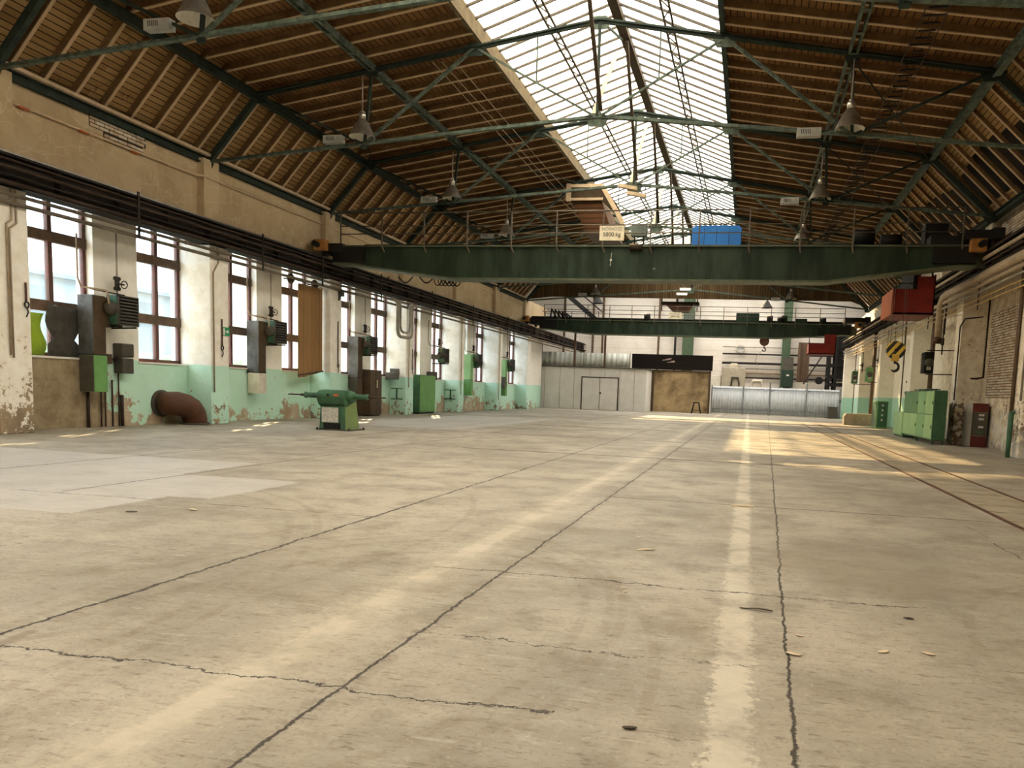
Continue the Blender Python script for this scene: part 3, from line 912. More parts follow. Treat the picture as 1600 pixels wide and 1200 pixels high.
# ---------------- skylight: two glazed slopes on glazing bars
sky = thing('window_21', None, None, (0, 0, 0), kind='structure')
for side, S in ((0, SL), (1, SR)):
    a, b = Vector((S[0], 0, S[1] + 0.2)), Vector((RIDGE[0], 0, RIDGE[1] + 0.12))
    for ya, yb, gmat in ((Y0, 31.2, 'diffusing_glass'), (31.2, Y1 + .1, 'skyglass')):  # far panes made clearer, split set to steer where sun meets the floor
        gm = MB()
        vs = [(q.x, y, q.z + h) for h in (0, 0.008) for y in (ya, yb) for q in (a, b)]
        gm.add(vs, [(0, 2, 3, 1), (4, 5, 7, 6), (0, 1, 5, 4), (2, 6, 7, 3), (0, 4, 6, 2), (1, 3, 7, 5)])
        gs = gm.build('glass', M[gmat], sky)
    bm_ = MB().bar(a - Vector((0, 0, .035)), b - Vector((0, 0, .035)), 0.045, 0.06)
    b0 = bm_.build('glazing_bar', M['glz'], gs)
    n = 0
    y = 8.6
    while y < Y1:
        bb = b0 if n == 0 else b0.copy()
        if n:
            COL.objects.link(bb)
        bb.location.y = y
        y += 0.62
        n += 1
    for fr in (0.5,):
        q = a.lerp(b, fr) - Vector((0, 0, 0.12))
        lat = MB()
        for h in (-0.10, 0.10):
            lat.bar((q.x + h, Y0, q.z - 0.02), (q.x + h, Y1, q.z - 0.02), 0.05, 0.05)
        yy = Y0
        k = 0
        while yy < Y1 - 1:
            lat.bar((q.x - 0.1, yy, q.z - 0.02), (q.x + 0.1, yy + 0.5, q.z - 0.02), 0.025, 0.025)
            lat.bar((q.x + 0.1, yy + 0.5, q.z - 0.02), (q.x - 0.1, yy + 1.0, q.z - 0.02), 0.025, 0.025)
            yy += 1.0
        lat.build('lattice_purlin', M['glz'], sky)
MB().bar((RIDGE[0], Y0, RIDGE[1] + 0.0), (RIDGE[0], Y1, RIDGE[1] + 0.0), 0.26, 0.2).build('ridge_beam', M['ridge'], sky)

# ------------------------------------------------------------------ purlins
def purlin(name, label, x, z, w, h, mat, double=False, tilt=0):
    m_ = MB()
    if double:
        for s in (-1, 1):
            m_.bar((x + s * w * .32, Y0, z), (x + s * w * .32, Y1, z), w * 0.22, h)
        yy = Y0 + 1
        while yy < Y1:
            m_.box(x - w * .4, x + w * .4, yy, yy + 0.12, z - h / 2 - 0.012, z - h / 2)
            yy += 1.04
    else:
        m_.bar((x, Y0, z), (x, Y1, z), w, 0.02)
        m_.bar((x, Y0, z - h / 2), (x, Y1, z - h / 2), 0.03, h)
        m_.bar((x, Y0, z - h), (x, Y1, z - h), w, 0.02)
    o = m_.build(name, mat, None, (x, Y0, z))
    return tag(o, label, 'beam', 'long roof purlins')


purlin('purlin', 'dark steel purlin along the left roof knee, where boards change slope', -13.6, 9.06, 0.16, 0.2, M['steel'])
purlin('purlin', 'twin green purlin halfway up the left roof, between knee and skylight', -10.2, 9.55, 0.26, 0.14, M['steel_lt'], True)
purlin('purlin', 'twin green purlin halfway up the right roof, between knee and skylight', 1.9, 9.38, 0.26, 0.14, M['steel_lt'], True)
purlin('purlin', 'green steel purlin along the right roof knee above the boarded strip with holes', 5.0, 8.88, 0.16, 0.2, M['steel_lt'])
purlin('eave_beam', 'dark steel eave beam on top of the left ochre wall', -15.2, 7.38, 0.2, 0.18, M['steel'])
purlin('eave_beam', 'dark steel eave beam on top of the right brick wall', 6.95, 7.12, 0.2, 0.18, M['steel'])
struct(MB().box(-15.14, -15.0, Y0, Y1, 7.40, 7.47), 'trim_9', M['lath'])

# ------------------------------------------------------------------ roof trusses
EVL, KNL, MDL, SKL, APX, SKR, MDR, KNR, EVR = [(-15.15, 7.25), (-13.55, 9.0), (-10.2, 9.5), (-7.35, 9.93), (-4.12, 10.4), (-1.05, 9.83), (1.9, 9.3), (4.95, 8.8), (6.85, 7.0)]
NDL, CTR, NDR = (-10.4, 7.62), (-4.1, 8.1), (2.0, 7.5)


def make_truss():
    t = thing('roof_truss', 'x', 'roof truss', (-4.1, 0, 7.0), 'green steel roof trusses')
    def P(q, y=0.0):
        return (q[0], y, q[1])
    U = (0, 1, 0)
    for A, B in ((KNL, APX), (APX, KNR)):
        m_ = MB()
        m_.bar(P(A, -0.035), P(B, -0.035), 0.10, 0.014)
        m_.bar(P(A, 0.035), P(B, 0.035), 0.10, 0.014)
        m_.bar(P(A, -0.02), P(B, -0.02), 0.014, 0.13)
        m_.bar(P(A, 0.02), P(B, 0.02), 0.014, 0.13)
        m_.build('top_chord', M['steel'], t)
    for A, B in ((EVL, KNL), (EVR, KNR)):
        MB().bar(P(A), P(B), 0.12, 0.16).build('rafter_leg', M['steel'], t)
    for pts in ((EVL, NDL, CTR), (CTR, NDR, EVR)):
        m_ = MB()
        for A, B in zip(pts, pts[1:]):
            m_.bar(P(A), P(B), 0.11, 0.016)
            m_.bar(P((A[0], A[1] + .04)), P((B[0], B[1] + .04)), 0.024, 0.08)
        m_.build('tie_rod', M['steel_lt'], t)
    for A, B in ((MDL, NDL), (APX, CTR), (MDR, NDR)):
        MB().bar(P(A), P(B), 0.06, 0.07).build('hanger', M['steel'], t)
    for A, B, ww, mm in ((SKL, NDL, .07, 'steel_lt'), (SKR, NDR, .07, 'steel_lt'), (KNL, NDL, .06, 'steel'), (KNR, NDR, .06, 'steel'), (CTR, SKL, .05, 'steel_lt'), (CTR, SKR, .05, 'steel_lt')):
        MB().bar(P(A), P(B), ww, ww).build('brace', M[mm], t)
    for x0, z0, z1 in ((-2.6, 10.1, 8.95), (-5.7, 10.15, 9.0)):
        MB().bar((x0, 0, z0), (x0, 0, z1), 0.035, 0.04).build('strut', M['steel_lt'], t)
    for q in (EVL, KNL, MDL, SKL, APX, SKR, MDR, KNR, EVR, NDL, CTR, NDR):
        r = 0.26 if q in (KNL, KNR, SKR, SKL, CTR, APX) else 0.10 if q in (NDL, NDR) else 0.17
        pl = [(q[0] + r * math.cos(a) * 1.15, q[1] - 0.06 + r * 0.75 * math.sin(a)) for a in [math.radians(k) for k in (15, 60, 120, 165, 230, 310)]]
        MB().prism(pl, 'y', -0.012, 0.012).build('gusset_plate', M['steel_lt'] if q in (SKR, CTR, APX) else M['steel'], t)
    return t


TL = ['green roof truss nearest the viewer, of which the peeling tie shows along the top edge',
      'second green roof truss, its tie carrying the two largest whole bell lamps',
      'third green roof truss, just behind the near crane railing, two pale fittings at its centre',
      'fourth green roof truss, one bay behind the near crane, beside the boarded hatch',
      'fifth green roof truss, two bays behind the near crane railing',
      'sixth green roof truss, mostly hidden behind the near crane girder',
      'last green roof truss against the brown gable boards, lit tubes at its tie centre']
t0 = make_truss()
for n, y in enumerate(TY):
    t = t0 if n == 0 else copy_tree(t0)
    t.location.y = y
    OFF[t.name] = Vector(t.location)
    t['label'] = TL[n]

# ridge braces: one pale lath and one dark strut to every skylight bay
for n in range(0, 6):
    ym = TY[n] + BAY / 2
    r = thing('ridge_brace', ['pair of ridge struts in the first skylight bay, pale lath rising from the nearest truss',
                              'pair of ridge struts in the second skylight bay, pale lath rising from the second truss',
                              'pair of ridge struts in the skylight bay above the near crane',
                              'pair of ridge struts in the skylight bay just behind the near crane',
                              'pair of ridge struts second from the brown gable',
                              'pair of ridge struts nearest the brown gable'][n], 'roof brace', (-4.1, ym, 11.2), 'ridge struts under the skylight')
    MB().bar((-4.22, TY[n] + .05, 8.2), (-4.22, ym - 0.15, 10.9), 0.10, 0.03).build('lath', M['lath'], r)
    MB().bar((-4.0, TY[n + 1] - .1, 8.25), (-4.0, ym + 0.1, 11.3), 0.09, 0.09).build('strut', M['ridge'], r)
    MB().bar((-4.12, TY[n] + .1, 10.45), (-4.12, ym, 11.3), 0.05, 0.05).build('strut', M['steel'], r)

# wind bracing in the roof planes
for n, (a, b) in enumerate([((-10.2, TY[1], 9.4), (-13.5, TY[2], 8.95)), ((1.9, TY[1], 9.2), (4.9, TY[2], 8.75)), ((-10.2, TY[2], 9.4), (-7.3, TY[3], 9.85)), ((1.9, TY[2], 9.2), (4.9, TY[3], 8.75))]):
    o = MB().tube([a, b], 0.018, 6).build('wind_brace', M['steel'], None, a)
    tag(o, ['thin steel rod slanting under the left roof between second and third truss', 'thin steel rod slanting under the right roof between second and third truss',
            'thin steel rod slanting up to the skylight edge over the left of the near crane', 'thin steel rod slanting under the right roof over the near crane'][n], 'brace rod')

# three thin wires beside the skylight on the left
for k, x in enumerate((-8.5, -8.25, -7.9)):
    o = MB().tube([(x, TY[1], 9.62), (x, (TY[1] + TY[4]) / 2, 9.55), (x, TY[4], 9.62)], 0.009, 5).build('wire', M['pipe'], None, (x, TY[1], 9.6))
    tag(o, ['thin wire running along the left roof, farthest of the three from the skylight', 'thin wire along the left roof, the middle one of three by the skylight',
            'thin wire along the left roof, nearest of the three to the skylight edge'][k], 'wire', 'wires under the left roof')

# cable tray under the right roof
ct = thing('cable_tray', 'dark ladder cable tray hung along the right roof, lined with short cable ends', 'cable tray', (3.1, 9, 9.0))
m_ = MB()
for s in (-0.22, 0.22):
    m_.bar((3.1 + s, 8.5, 8.85), (3.1 + s, 40, 8.85), 0.012, 0.03)
m_.build('side_rail', M['conduit'], ct)
r0 = [MB().bar((3.1 - 0.02 - ln, 0, 8.87), (3.1 + ln + 0.03, 0, 8.87), 0.05, 0.025).build('rung', M['black'], ct) for ln in (.1, .14, .19)]
for k in range(97):
    rg = r0[k] if k < 3 else r0[random.randrange(3)].copy()
    if k > 2:
        COL.objects.link(rg)
    rg.location = (0, 8.5 - 9 + k * 0.32 + 9, 0)
for y in TY[:5]:
    MB().bar((3.1, y, 8.9), (3.1, y, 9.1), 0.02, 0.02).build('hanger', M['steel'], ct)

# ------------------------------------------------------------------ crane runways, pipes along the walls
def runway(x, z0, z1, label, wallx, ye=56):
    r = thing('crane_runway', label, 'crane runway', (x, 8, z0), 'crane runways')
    m_ = MB()
    m_.box(x - 0.22, x + 0.22, 6.5, ye, z1 - 0.05, z1).box(x - 0.22, x + 0.22, 6.5, ye, z0, z0 + 0.05).box(x - 0.03, x + 0.03, 6.5, ye, z0, z1)
    m_.build('girder', M['runway'], r)
    MB().box(x - 0.035, x + 0.035, 6.5, ye, z1, z1 + 0.09).build('rail', M['rail'], r)
    s = 1 if wallx < x else -1
    y = 8.0
    k = 0
    while y < ye - 1:
        m_ = MB()
        m_.box(x - 0.2, x + 0.2, y - 0.012, y + 0.012, z0 + 0.05, z1 - 0.05)
        m_.build('stiffener', M['runway'], r)
        y += BAY / 4
    return r, s


rl, _ = runway(-14.85, 4.95, 5.58, 'left crane runway girder carried on the white pillars', -15.5, 68.5)
rr, _ = runway(6.82, 5.36, 5.94, 'right crane runway girder carried on the right wall pillars', 7.7, 62)
# conductor bars on hangers along the left runway
for k, (z, r_, mm) in enumerate(((5.42, 0.025, 'conduit'), (5.28, 0.035, 'conduit'), (5.12, 0.02, 'runway'), (4.98, 0.04, 'conduit'))):
    o = MB().tube([(-14.52, 6.5, z), (-14.52, 68, z)], r_, 8).build('conductor_bar', M[mm], None, (-14.52, 6.5, z))
    tag(o, ['uppermost brown bar running along the left runway face', 'thick brown bar second from the top on the left runway face',
            'thin sooty bar third from the top on the left runway face', 'lowest brown bar along the left runway face, above the window heads'][k], 'conductor bar', 'bars along the left runway')
for k, y in enumerate([9.6, 12.6, 16.2, 21.0, 24.3, 28.6, 33.6, 39.0, 45.0]):
    o = MB().bar((-14.47, y, 5.62), (-14.47, y, 4.55), 0.03, 0.06).build('pipe_hanger', M['pipe_dk'], None, (-14.47, y, 5.0))
    tag(o, 'dark hanger strap gripping the bars along the left runway', 'hanger', 'hanger straps on the left runway')
# beige pipes below the left runway, across the window heads
for k, (x, z, r_, mm) in enumerate(((-14.62, 4.78, 0.04, 'pipe_br'), (-14.66, 4.62, 0.045, 'pipe_br'))):
    o = MB().tube([(x, 7, z), (x, 68, z)], r_, 10).build('wall_pipe', M[mm], None, (x, 7, z))
    tag(o, ['upper beige pipe under the left runway, crossing the window heads', 'lower beige pipe under the left runway'][k], 'pipe', 'pipes under the left runway')
# pale cord along the upper wall, with orange ties
cd = thing('conduit', 'thin pale conduit with orange ties high on the left ochre wall', 'conduit', (-15.16, 8, 6.75))
MB().tube([(-15.17, 6.5, 6.72), (-15.17, 19.0, 6.8), (-15.0, 19.1, 6.8), (-15.0, 19.9, 6.8), (-15.17, 20.0, 6.85), (-15.17, 32, 6.9), (-15.17, 50, 6.95)], 0.028, 6).build('tube', M['cord'], cd)
for y in (11.9, 13.9, 15.4, 16.9):
    MB().cyl((-15.17, y - 0.12, 6.745), (-15.17, y + 0.12, 6.745), 0.034, 8).build('tie', M['caborange'], cd)

# right wall pipes
big = thing('wall_pipe', 'thickest beige pipe on the right wall, turning down behind the red cabin', 'pipe', (6.6, 30.4, 3.6), 'pipes along the right wall')
MB().tube([(6.62, 12, 5.2), (6.62, 29.6, 5.2), (6.62, 30.05, 5.14), (6.62, 30.3, 4.95), (6.62, 30.4, 4.6), (6.62, 30.4, 3.75)], 0.13, 14).build('pipe', M['pipe'], big)
MB().cyl((6.62, 30.4, 3.55), (6.62, 30.4, 3.75), 0.17, 14).build('end_flange', M['rust'], big)
for k, (z, r_, mm, lab) in enumerate(((5.34, .03, 'pipe_dk', 'thin dark pipe right above the thickest beige pipe on the right wall'),
                                      (5.86, .03, 'conduit', 'topmost brown conduit on the right runway face'),
                                      (5.68, .055, 'pipe', 'beige pipe in the middle of the right runway face'),
                                      (5.52, .03, 'conduit', 'thin brown conduit low on the right runway face'),
                                      (4.97, .06, 'pipe', 'beige pipe right below the thickest one on the right wall'),
                                      (4.78, .04, 'pipe_gr', 'greyish pipe third below the right runway'),
                                      (4.58, .018, 'pipe_y', 'upper of two thin ochre gas pipes on the right wall'),
                                      (4.42, .018, 'pipe_y', 'lower of two thin ochre gas pipes on the right wall'))):
    x = 6.58 if z > 5.4 else 6.66
    o = MB().tube([(x, 11, z), (x, 60, z)], r_, 8).build('wall_pipe', M[mm], None, (x, 11, z))
    tag(o, lab, 'pipe', 'pipes along the right wall')
for y in (20.6, 26.2, 33.0, 40):
    o = MB().bar((6.78, y, 5.3), (6.78, y, 4.3), 0.025, 0.05).build('pipe_hanger', M['pipe_dk'], None, (6.78, y, 4.8))
    tag(o, 'dark strap holding the pipes along the right wall', 'hanger', 'hanger straps on the right wall')


def wall_tube(label, pts, r, mat, cat='pipe', group=None, name='riser_pipe'):
    o = MB().tube(pts, r, 8).build(name, M[mat], None, pts[-1])
    return tag(o, label, cat, group)


wall_tube('thin dark pipe bent over the grimy wall beside the near right pillar', [(6.9, 28.55, 1.5), (6.9, 28.55, 4.0), (7.0, 28.4, 4.25), (7.5, 28.2, 4.3)], 0.022, 'pipe_dk')
wall_tube('brown drain pipe in the corner left of the brick patch', [(7.64, 28.1, 4.9), (7.64, 28.1, 2.3), (7.5, 28.3, 2.25), (7.3, 28.3, 2.25)], 0.028, 'conduit')
wall_tube('brown riser pipe on the edge of the nearest right pillar', [(6.895, 22.55, 5.2), (6.895, 22.55, 0.25)], 0.05, 'colbrown')
wall_tube('thin pale riser on the face of the nearest right pillar', [(6.92, 21.98, 5.2), (6.92, 21.98, 1.5)], 0.025, 'pipe_gr')
wall_tube('dark green standpipe at the foot of the nearest right pillar', [(6.80, 22.2, 0.0), (6.80, 22.2, 1.15), (6.88, 22.3, 1.2)], 0.06, 'gdk')
wall_tube('dark pipe dropping to the valves above the black heater', [(6.9, 30.75, 5.37), (6.9, 30.75, 3.9)], 0.03, 'pipe_dk')
wall_tube('brown pipe standing beside the black right heater', [(6.92, 32.5, 5.37), (6.92, 32.5, 0)], 0.09, 'colbrown')
for k, (y, z1) in enumerate(((38.6, 5.37), (47.5, 5.37), (55.5, 5.37))):
    wall_tube(['brown drain pipe in front of the right wall behind the green lockers', 'brown drain pipe beside the green wall box on the right wall', 'thin brown riser on the farthest whole right wall bay'][k],
              [(7.0, y, z1), (7.0, y, 0.0)], (0.03, 0.1, 0.03)[k], 'colbrown')

# ------------------------------------------------------------------ bell lamps and their ballasts
def make_lamp():
    r = thing('bell_lamp', 'x', 'hanging lamp', (0, 0, 0), 'bell lamps hung from the trusses')
    MB().tube([(0, 0, 0.62), (0, 0, 1.55)], 0.018, 8).build('rod', M['pipe_gr'], r)
    MB().lathe([(0, .66), (.05, .66), (.055, .61), (.03, .6)], (0, 0, 0), 12).build('canopy', M['alu'], r)
    MB().lathe([(0, .61), (.085, .60), (.09, .56), (.09, .45), (.075, .44)], (0, 0, 0), 18).build('neck', M['alu'], r)
    prof = [(.08, .45), (.11, .42), (.15, .36), (.165, .35), (.185, .30), (.20, .29), (.225, .22), (.24, .21), (.275, .12), (.315, .04), (.335, 0.0), (.34, -.01)]
    inn = [(a - .012, h) for a, h in reversed(prof)]
    MB().lathe(prof, (0, 0, 0), 28).build('shade', M['alu'], r)
    MB().lathe([(.34, -.01)] + inn, (0, 0, 0), 28).build('reflector', M['alu_in'], r)
    MB().lathe([(0, .12), (.04, .13), (.07, .19), (.07, .25), (.035, .34), (.03, .42), (0, .42)], (0, 0, 0), 14).build('bulb', M['bulb'], r)
    return r


def make_ballast():
    r = thing('ballast_box', 'x', 'ballast box', (0, 0, 0), 'ballast boxes on the truss ties')
    MB().box(-.28, .28, -.09, .09, 0, .2).build('casing', M['ballast'], r, bevel=0.01)
    v = MB()
    for i in range(6):
        v.box(-.18 + i * .04, -.165 + i * .04, -.094, -.088, .06, .16)
    v.build('vent_slots', M['black'], r)
    MB().tube([(.28, 0, .1), (.45, 0, .16), (.6, -.05, .35)], .01, 6).build('lead', M['pipe_dk'], r)
    return r


lamp0, bal0 = make_lamp(), make_ballast()
LAMPS = [(-10.38, 0, 7.86, 'bell lamp cut by the top left edge, nearest of all'),
         (-10.38, 1, 7.76, 'bell lamp on the left of the second truss, above the near windows'),
         (1.92, 1, 7.60, 'bell lamp on the right of the second truss, largest on the right side'),
         (-10.36, 2, 7.72, 'bell lamp at the left of the third truss, over the near crane railing'),
         (1.80, 2, 7.55, 'bell lamp at the right of the third truss, right of the blue cabinet'),
         (-10.42, 3, 7.76, 'small bell lamp on the left seen just above the near crane girder'),
         (1.70, 3, 7.55, 'small bell lamp half hidden by the near crane railing on the right'),
         (-10.3, 6, 7.72, 'far left bell lamp in front of the brown gable, below the near girder'),
         (2.2, 6, 7.6, 'far right bell lamp in front of the brown gable, below the near girder')]
BAL = ['ballast box beside the top left bell lamp', 'ballast box left of the bell lamp above the near windows', 'ballast box left of the largest right bell lamp',
       'ballast box left of the third truss lamp over the left crane railing', 'ballast box left of the right lamp over the blue cabinet', 'ballast box beside the small left lamp above the near girder',
       None, 'ballast box beside the far left lamp on the brown gable', 'ballast box beside the far right lamp on the brown gable']
for k, (x, n, z, lab) in enumerate(LAMPS):
    o = lamp0 if k == 0 else copy_tree(lamp0)
    o.location = (x, TY[n] - 0.16 if n < 6 else TY[n] - 0.16, z)
    o['label'] = lab
    if BAL[k]:
        b = bal0 if k == 0 else copy_tree(bal0)
        b.location = (x - 0.9, TY[n] - 0.02, z - 0.12 + (0.0 if x > 0 else 0.02))
        b['label'] = BAL[k]

# flat boards fixed at the tie centre of the third truss; lit tubes on the last one
for k, (dx, dz) in enumerate(((-0.12, 0.02), (0.18, -0.22))):
    cx_, cz_ = -4.15 + dx, 7.98 + dz
    r = thing('tube_fitting', ['upper of two pale tube fittings at the centre of the third truss tie', 'lower of two pale tube fittings at the centre of the third truss tie'][k], 'light fitting', (cx_, TY[2] - .18, cz_), 'tube fittings at the tie centres')
    o = MB().bar((cx_ - .31, TY[2] - .18, cz_ + .06), (cx_ + .31, TY[2] - .18, cz_ - .05), .16, .11).build('body', M['lath'], r)
    hx_ = cx_ + (.27 if k else 0)
    MB().bar((hx_, TY[2] - .18, cz_ + (.0 if k else .04)), (hx_, TY[2] - .03, 8.08), .03, .03).build('hanger', M['steel'], r)
lit = NT('lit tube')
lit.b.inputs['Emission Color'].default_value = (1, 0.93, 0.75, 1)
lit.b.inputs['Emission Strength'].default_value = 1.6
M['lit'] = lit.mat
for k, (dx, dz) in enumerate(((-0.1, 0.0), (-0.3, -0.3))):
    r = thing('tube_fitting', ['upper of two lit tube fittings in front of the far gable', 'lower of two lit tube fittings in front of the far gable'][k], 'light fitting', (-4.3 + dx, Y1 - 0.35, 8.1 + dz), 'tube fittings at the tie centres')
    x, y, z = OFF[r.name]
    MB().box(x - .35, x + .35, y - .07, y + .07, z, z + .08).build('body', M['white'], r)
    MB().bar((x + (-.3 if k else .1), y, z + .06), (x + (-.3 if k else .1), Y1 - .02, 8.10), .03, .03).build('hanger', M['steel'], r)
    MB().cyl((x - .33, y, z - .03), (x + .33, y, z - .03), .035, 8).build('tube', M['lit'], r)

# boarded hatch hanging under the left roof beside the skylight
h = thing('roof_hatch', 'open boarded timber hatch hanging under the left roof beside the skylight', 'timber hatch', (-6.9, 32.6, 8.2))
MB().prism([(-7.7, 9.72), (-7.7, 9.12), (-6.4, 9.12), (-5.55, 8.35), (-5.55, 8.72), (-6.3, 9.72)], 'y', 31.6, 31.66).build('front_frame', M['ridge'], h)
for z0, z1 in ((9.6, 9.72), (9.08, 9.18)):
    MB().box(-7.75, -6.28, 31.54, 31.6, z0, z1).build('rail', M['lath'], h)
MB().box(-7.8, -7.62, 31.5, 31.62, 9.05, 9.75).build('post', M['lath'], h)
m_ = MB()
m_.prism([(-7.62, 9.1), (-7.0, 7.9), (-5.9, 7.9), (-6.35, 9.1)], 'y', 31.7, 34.5)
m_.build('boarded_chute', boards('dark hatch boards', (0.10, 0.045, 0.02), (0.065, 0.028, 0.012), 'z', 0.2), h)
MB().bar((-6.32, 31.55, 9.65), (-5.4, 31.55, 8.15), 0.05, 0.18).build('edge_board', M['lath'], h)
MB().box(-7.05, -5.85, 31.68, 34.5, 7.82, 7.9).build('bottom_board', M['ductbr'], h)

# ------------------------------------------------------------------ overhead cranes
def rect_frame(m_, x0, x1, y0, y1, z0, z1, t):
    m_.box(x0, x1, y0, y1, z0, z0 + t).box(x0, x1, y0, y1, z1 - t, z1).box(x0, x0 + t, y0, y1, z0, z1).box(x1 - t, x1, y0, y1, z0, z1)
    return m_


def crane(y, zt, zb, ze, xl, xr, tl, tr, label, rail_h, sgn):
    """bridge crane across the hall: fish-bellied box girder, walkway railing, end carriages"""
    r = thing('overhead_crane', label, 'overhead crane', ((xl + xr) / 2, y, zb), 'overhead cranes')
    poly = [(xl, zt), (xl, ze), (xl + 0.5, ze), (tl, zb), (tr, zb), (xr - 0.5, ze), (xr, ze), (xr, zt)]
    MB().prism(poly, 'y', y + 0.06, y + 0.62).build('girder', M['crane'], r)
    m_ = MB()
    for a, b in zip(poly[1:-1], poly[2:]):
        m_.bar((a[0], y + 0.34, a[1] - 0.03), (b[0], y + 0.34, b[1] - 0.03), 0.72, 0.06)
    m_.build('bottom_flange', M['crane_lt'], r)
    MB().box(xl, xr, y - 0.02, y + 0.70, zt, zt + 0.05).build('top_flange', M['crane_lt'], r)
    MB().box(xl + 0.3, xr - 0.3, y + 0.62, y + 1.5, zt - 0.06, zt + 0.02).build('walkway', M['black'], r)
    MB().box(xl + 0.6, xr - 0.1, y + 1.15, y + 1.3, zt + 0.10, zt + 0.30).build('drive_shaft_housing', M['black'], r)
    for z in (zt + 0.42, zt + 0.68, zt + rail_h):
        MB().tube([(xl + 0.3, y - 0.03, z), (xr - 0.4, y - 0.03, z)], 0.019 if z < zt + 1 else 0.022, 6).build('handrail', M['handrail'], r)
    n = 14
    for k in range(n):
        x = xl + 0.32 + (xr - xl - 0.75) * k / (n - 1)
        m_ = MB()
        m_.bar((x, y - 0.03, zt - 0.02), (x, y - 0.03, zt + rail_h), 0.04, 0.04)
        m_.bar((x, y - 0.03, zt - 0.02), (x + 0.05, y + 0.08, zt - 0.18), 0.05, 0.05)
        m_.build('rail_post', M['handrail'], r)
    # end carriages on both runways
    for sx, xc in ((-1, -14.85), (1, 6.82)):
        zr = 5.68 if sx < 0 else 6.04
        cx = xc
        MB().box(cx - 0.16, cx + 0.16, y - 0.12, y + 2.9, zr + 0.14, zr + 0.46).build('end_carriage', M['black'], r)
        for yy in (y + 0.25, y + 2.5):
            MB().cyl((cx - 0.06, yy, zr + 0.17), (cx + 0.06, yy, zr + 0.17), 0.17, 16).build('wheel', M['conduit'], r)
        bx0, bx1 = (-15.0, -14.56) if sx < 0 else (6.06, 6.48)
        bz = 5.82 if sx < 0 else 5.80
        MB().box(bx0, bx1, y - 0.32, y - 0.02, bz, bz + 0.36).build('bumper_box', M['orange'], r, bevel=0.02)
        MB().cyl(((bx0 + bx1) / 2 + .06 * sx, y - 0.55, bz + .18), ((bx0 + bx1) / 2 + .06 * sx, y - 0.3, bz + .18), 0.10, 14).build('buffer', M['black'], r)
        a, bq = sorted((cx + 0.1 * -sx, (xl + 0.4) if sx < 0 else (xr - 0.4)))
        MB().box(a, bq, y - 0.1, y + 1.2, zr + 0.12, zr + 0.4).build('end_plate', M['black'], r)
        q0 = xl if sx < 0 else xr - 1.2
        MB().box(q0, q0 + 1.2, y - 0.02, y + 0.05, ze + 0.04, zt).build('web_plate', M['black'], r)
    return r


near = crane(24.9, 5.98, 4.97, 5.45, -14.44, 6.3, -10.1, 2.07, 'near green overhead crane spanning the hall, with red cabin and blue cabinet', 1.12, 1)
far = crane(50.0, 5.98, 5.14, 5.42, -13.9, 5.9, -10.4, 1.5, 'far green overhead crane in front of the bright end wall', 0.98, 1)


def sign_on(crane_obj, x0, x1, y, z0, z1, name='capacity_sign'):
    MB().box(x0, x1, y - 0.015, y, z0, z1).build(name, M['sign'], crane_obj)
    s = bpy.data.objects[[o.name for o in COL.objects if o.parent == crane_obj and o.name.startswith(name)][-1]]
    cx = (x0 + x1) / 2
    hgt = z1 - z0
    text('lettering', 'NOSNOST', hgt * 0.30, M['gbox'], s, (cx, y - 0.02, z0 + hgt * 0.77))
    text('lettering', '5000 kg', hgt * 0.40, M['signtext'], s, (cx, y - 0.02, z0 + hgt * 0.40))


sign_on(near, -5.0, -4.2, 24.84, 6.16, 6.62)
sign_on(far, -5.33, -4.5, 49.94, 6.16, 6.58)


def louvre_box(parent, name, x0, x1, y0, y1, z0, z1, mat, lines=0):
    m_ = MB().box(x0, x1, y0, y1, z0, z1)
    o = m_.build(name, M[mat], parent, bevel=0.012)
    if lines:
        for i in range(1, lines):
            x = x0 + (x1 - x0) * i / lines
            MB().box(x - .006, x + .006, y0 - .004, y0 + .002, z0 + .03, z1 - .03).build('door_seam', M['black'], o)
    return o


bl = louvre_box(near, 'blue_cabinet', -2.08, -0.53, 25.3, 25.8, 6.02, 6.66, 'blue', 4)
MB().box(-2.0, -0.6, 25.3, 25.75, 6.66, 6.71).build('lid', M['blue'], bl)
louvre_box(near, 'resistor_box', -4.05, -3.55, 25.3, 25.6, 6.4, 6.78, 'gbox')
MB().bar((-3.95, 25.45, 6.0), (-3.95, 25.45, 6.4), .04, .04).bar((-3.65, 25.45, 6.0), (-3.65, 25.45, 6.4), .04, .04).build('box_stand', M['black'], near)
MB().cyl((-4.0, 24.85, 5.96), (-3.6, 24.85, 5.96), 0.09, 12).build('brake', M['conduit'], near)
# hoist machinery at the right end
m_ = MB()
m_.cyl((2.9, 25.7, 6.38), (3.5, 25.7, 6.38), 0.27, 16)
m_.build('hoist_motor', M['black'], near)
MB().cyl((3.7, 25.7, 6.3), (4.3, 25.7, 6.3), 0.2, 16).build('hoist_motor', M['black'], near)
MB().box(2.6, 4.9, 25.4, 26.1, 6.0, 6.14).build('trolley_frame', M['black'], near)
louvre_box(near, 'control_cabinet', 4.95, 5.6, 25.5, 26.1, 6.0, 6.78, 'black')
m_ = MB()
m_.box(5.0, 5.9, 24.9, 25.6, 6.02, 6.3)
m_.build('gear_case', M['black'], near)
# paint dribble with a pale disc on the girder web
MB().cyl((-4.62, 24.95, 5.57), (-4.62, 24.965, 5.57), 0.035, 12).bar((-4.6, 24.955, 5.8), (-4.64, 24.955, 5.38), 0.012, 0.012, (0, 1, 0)).build('pale_mark', M['plate'], near)
MB().cyl((-3.2, 24.95, 5.3), (-3.2, 24.965, 5.3), 0.04, 12).build('pale_mark', M['gbox'], near)
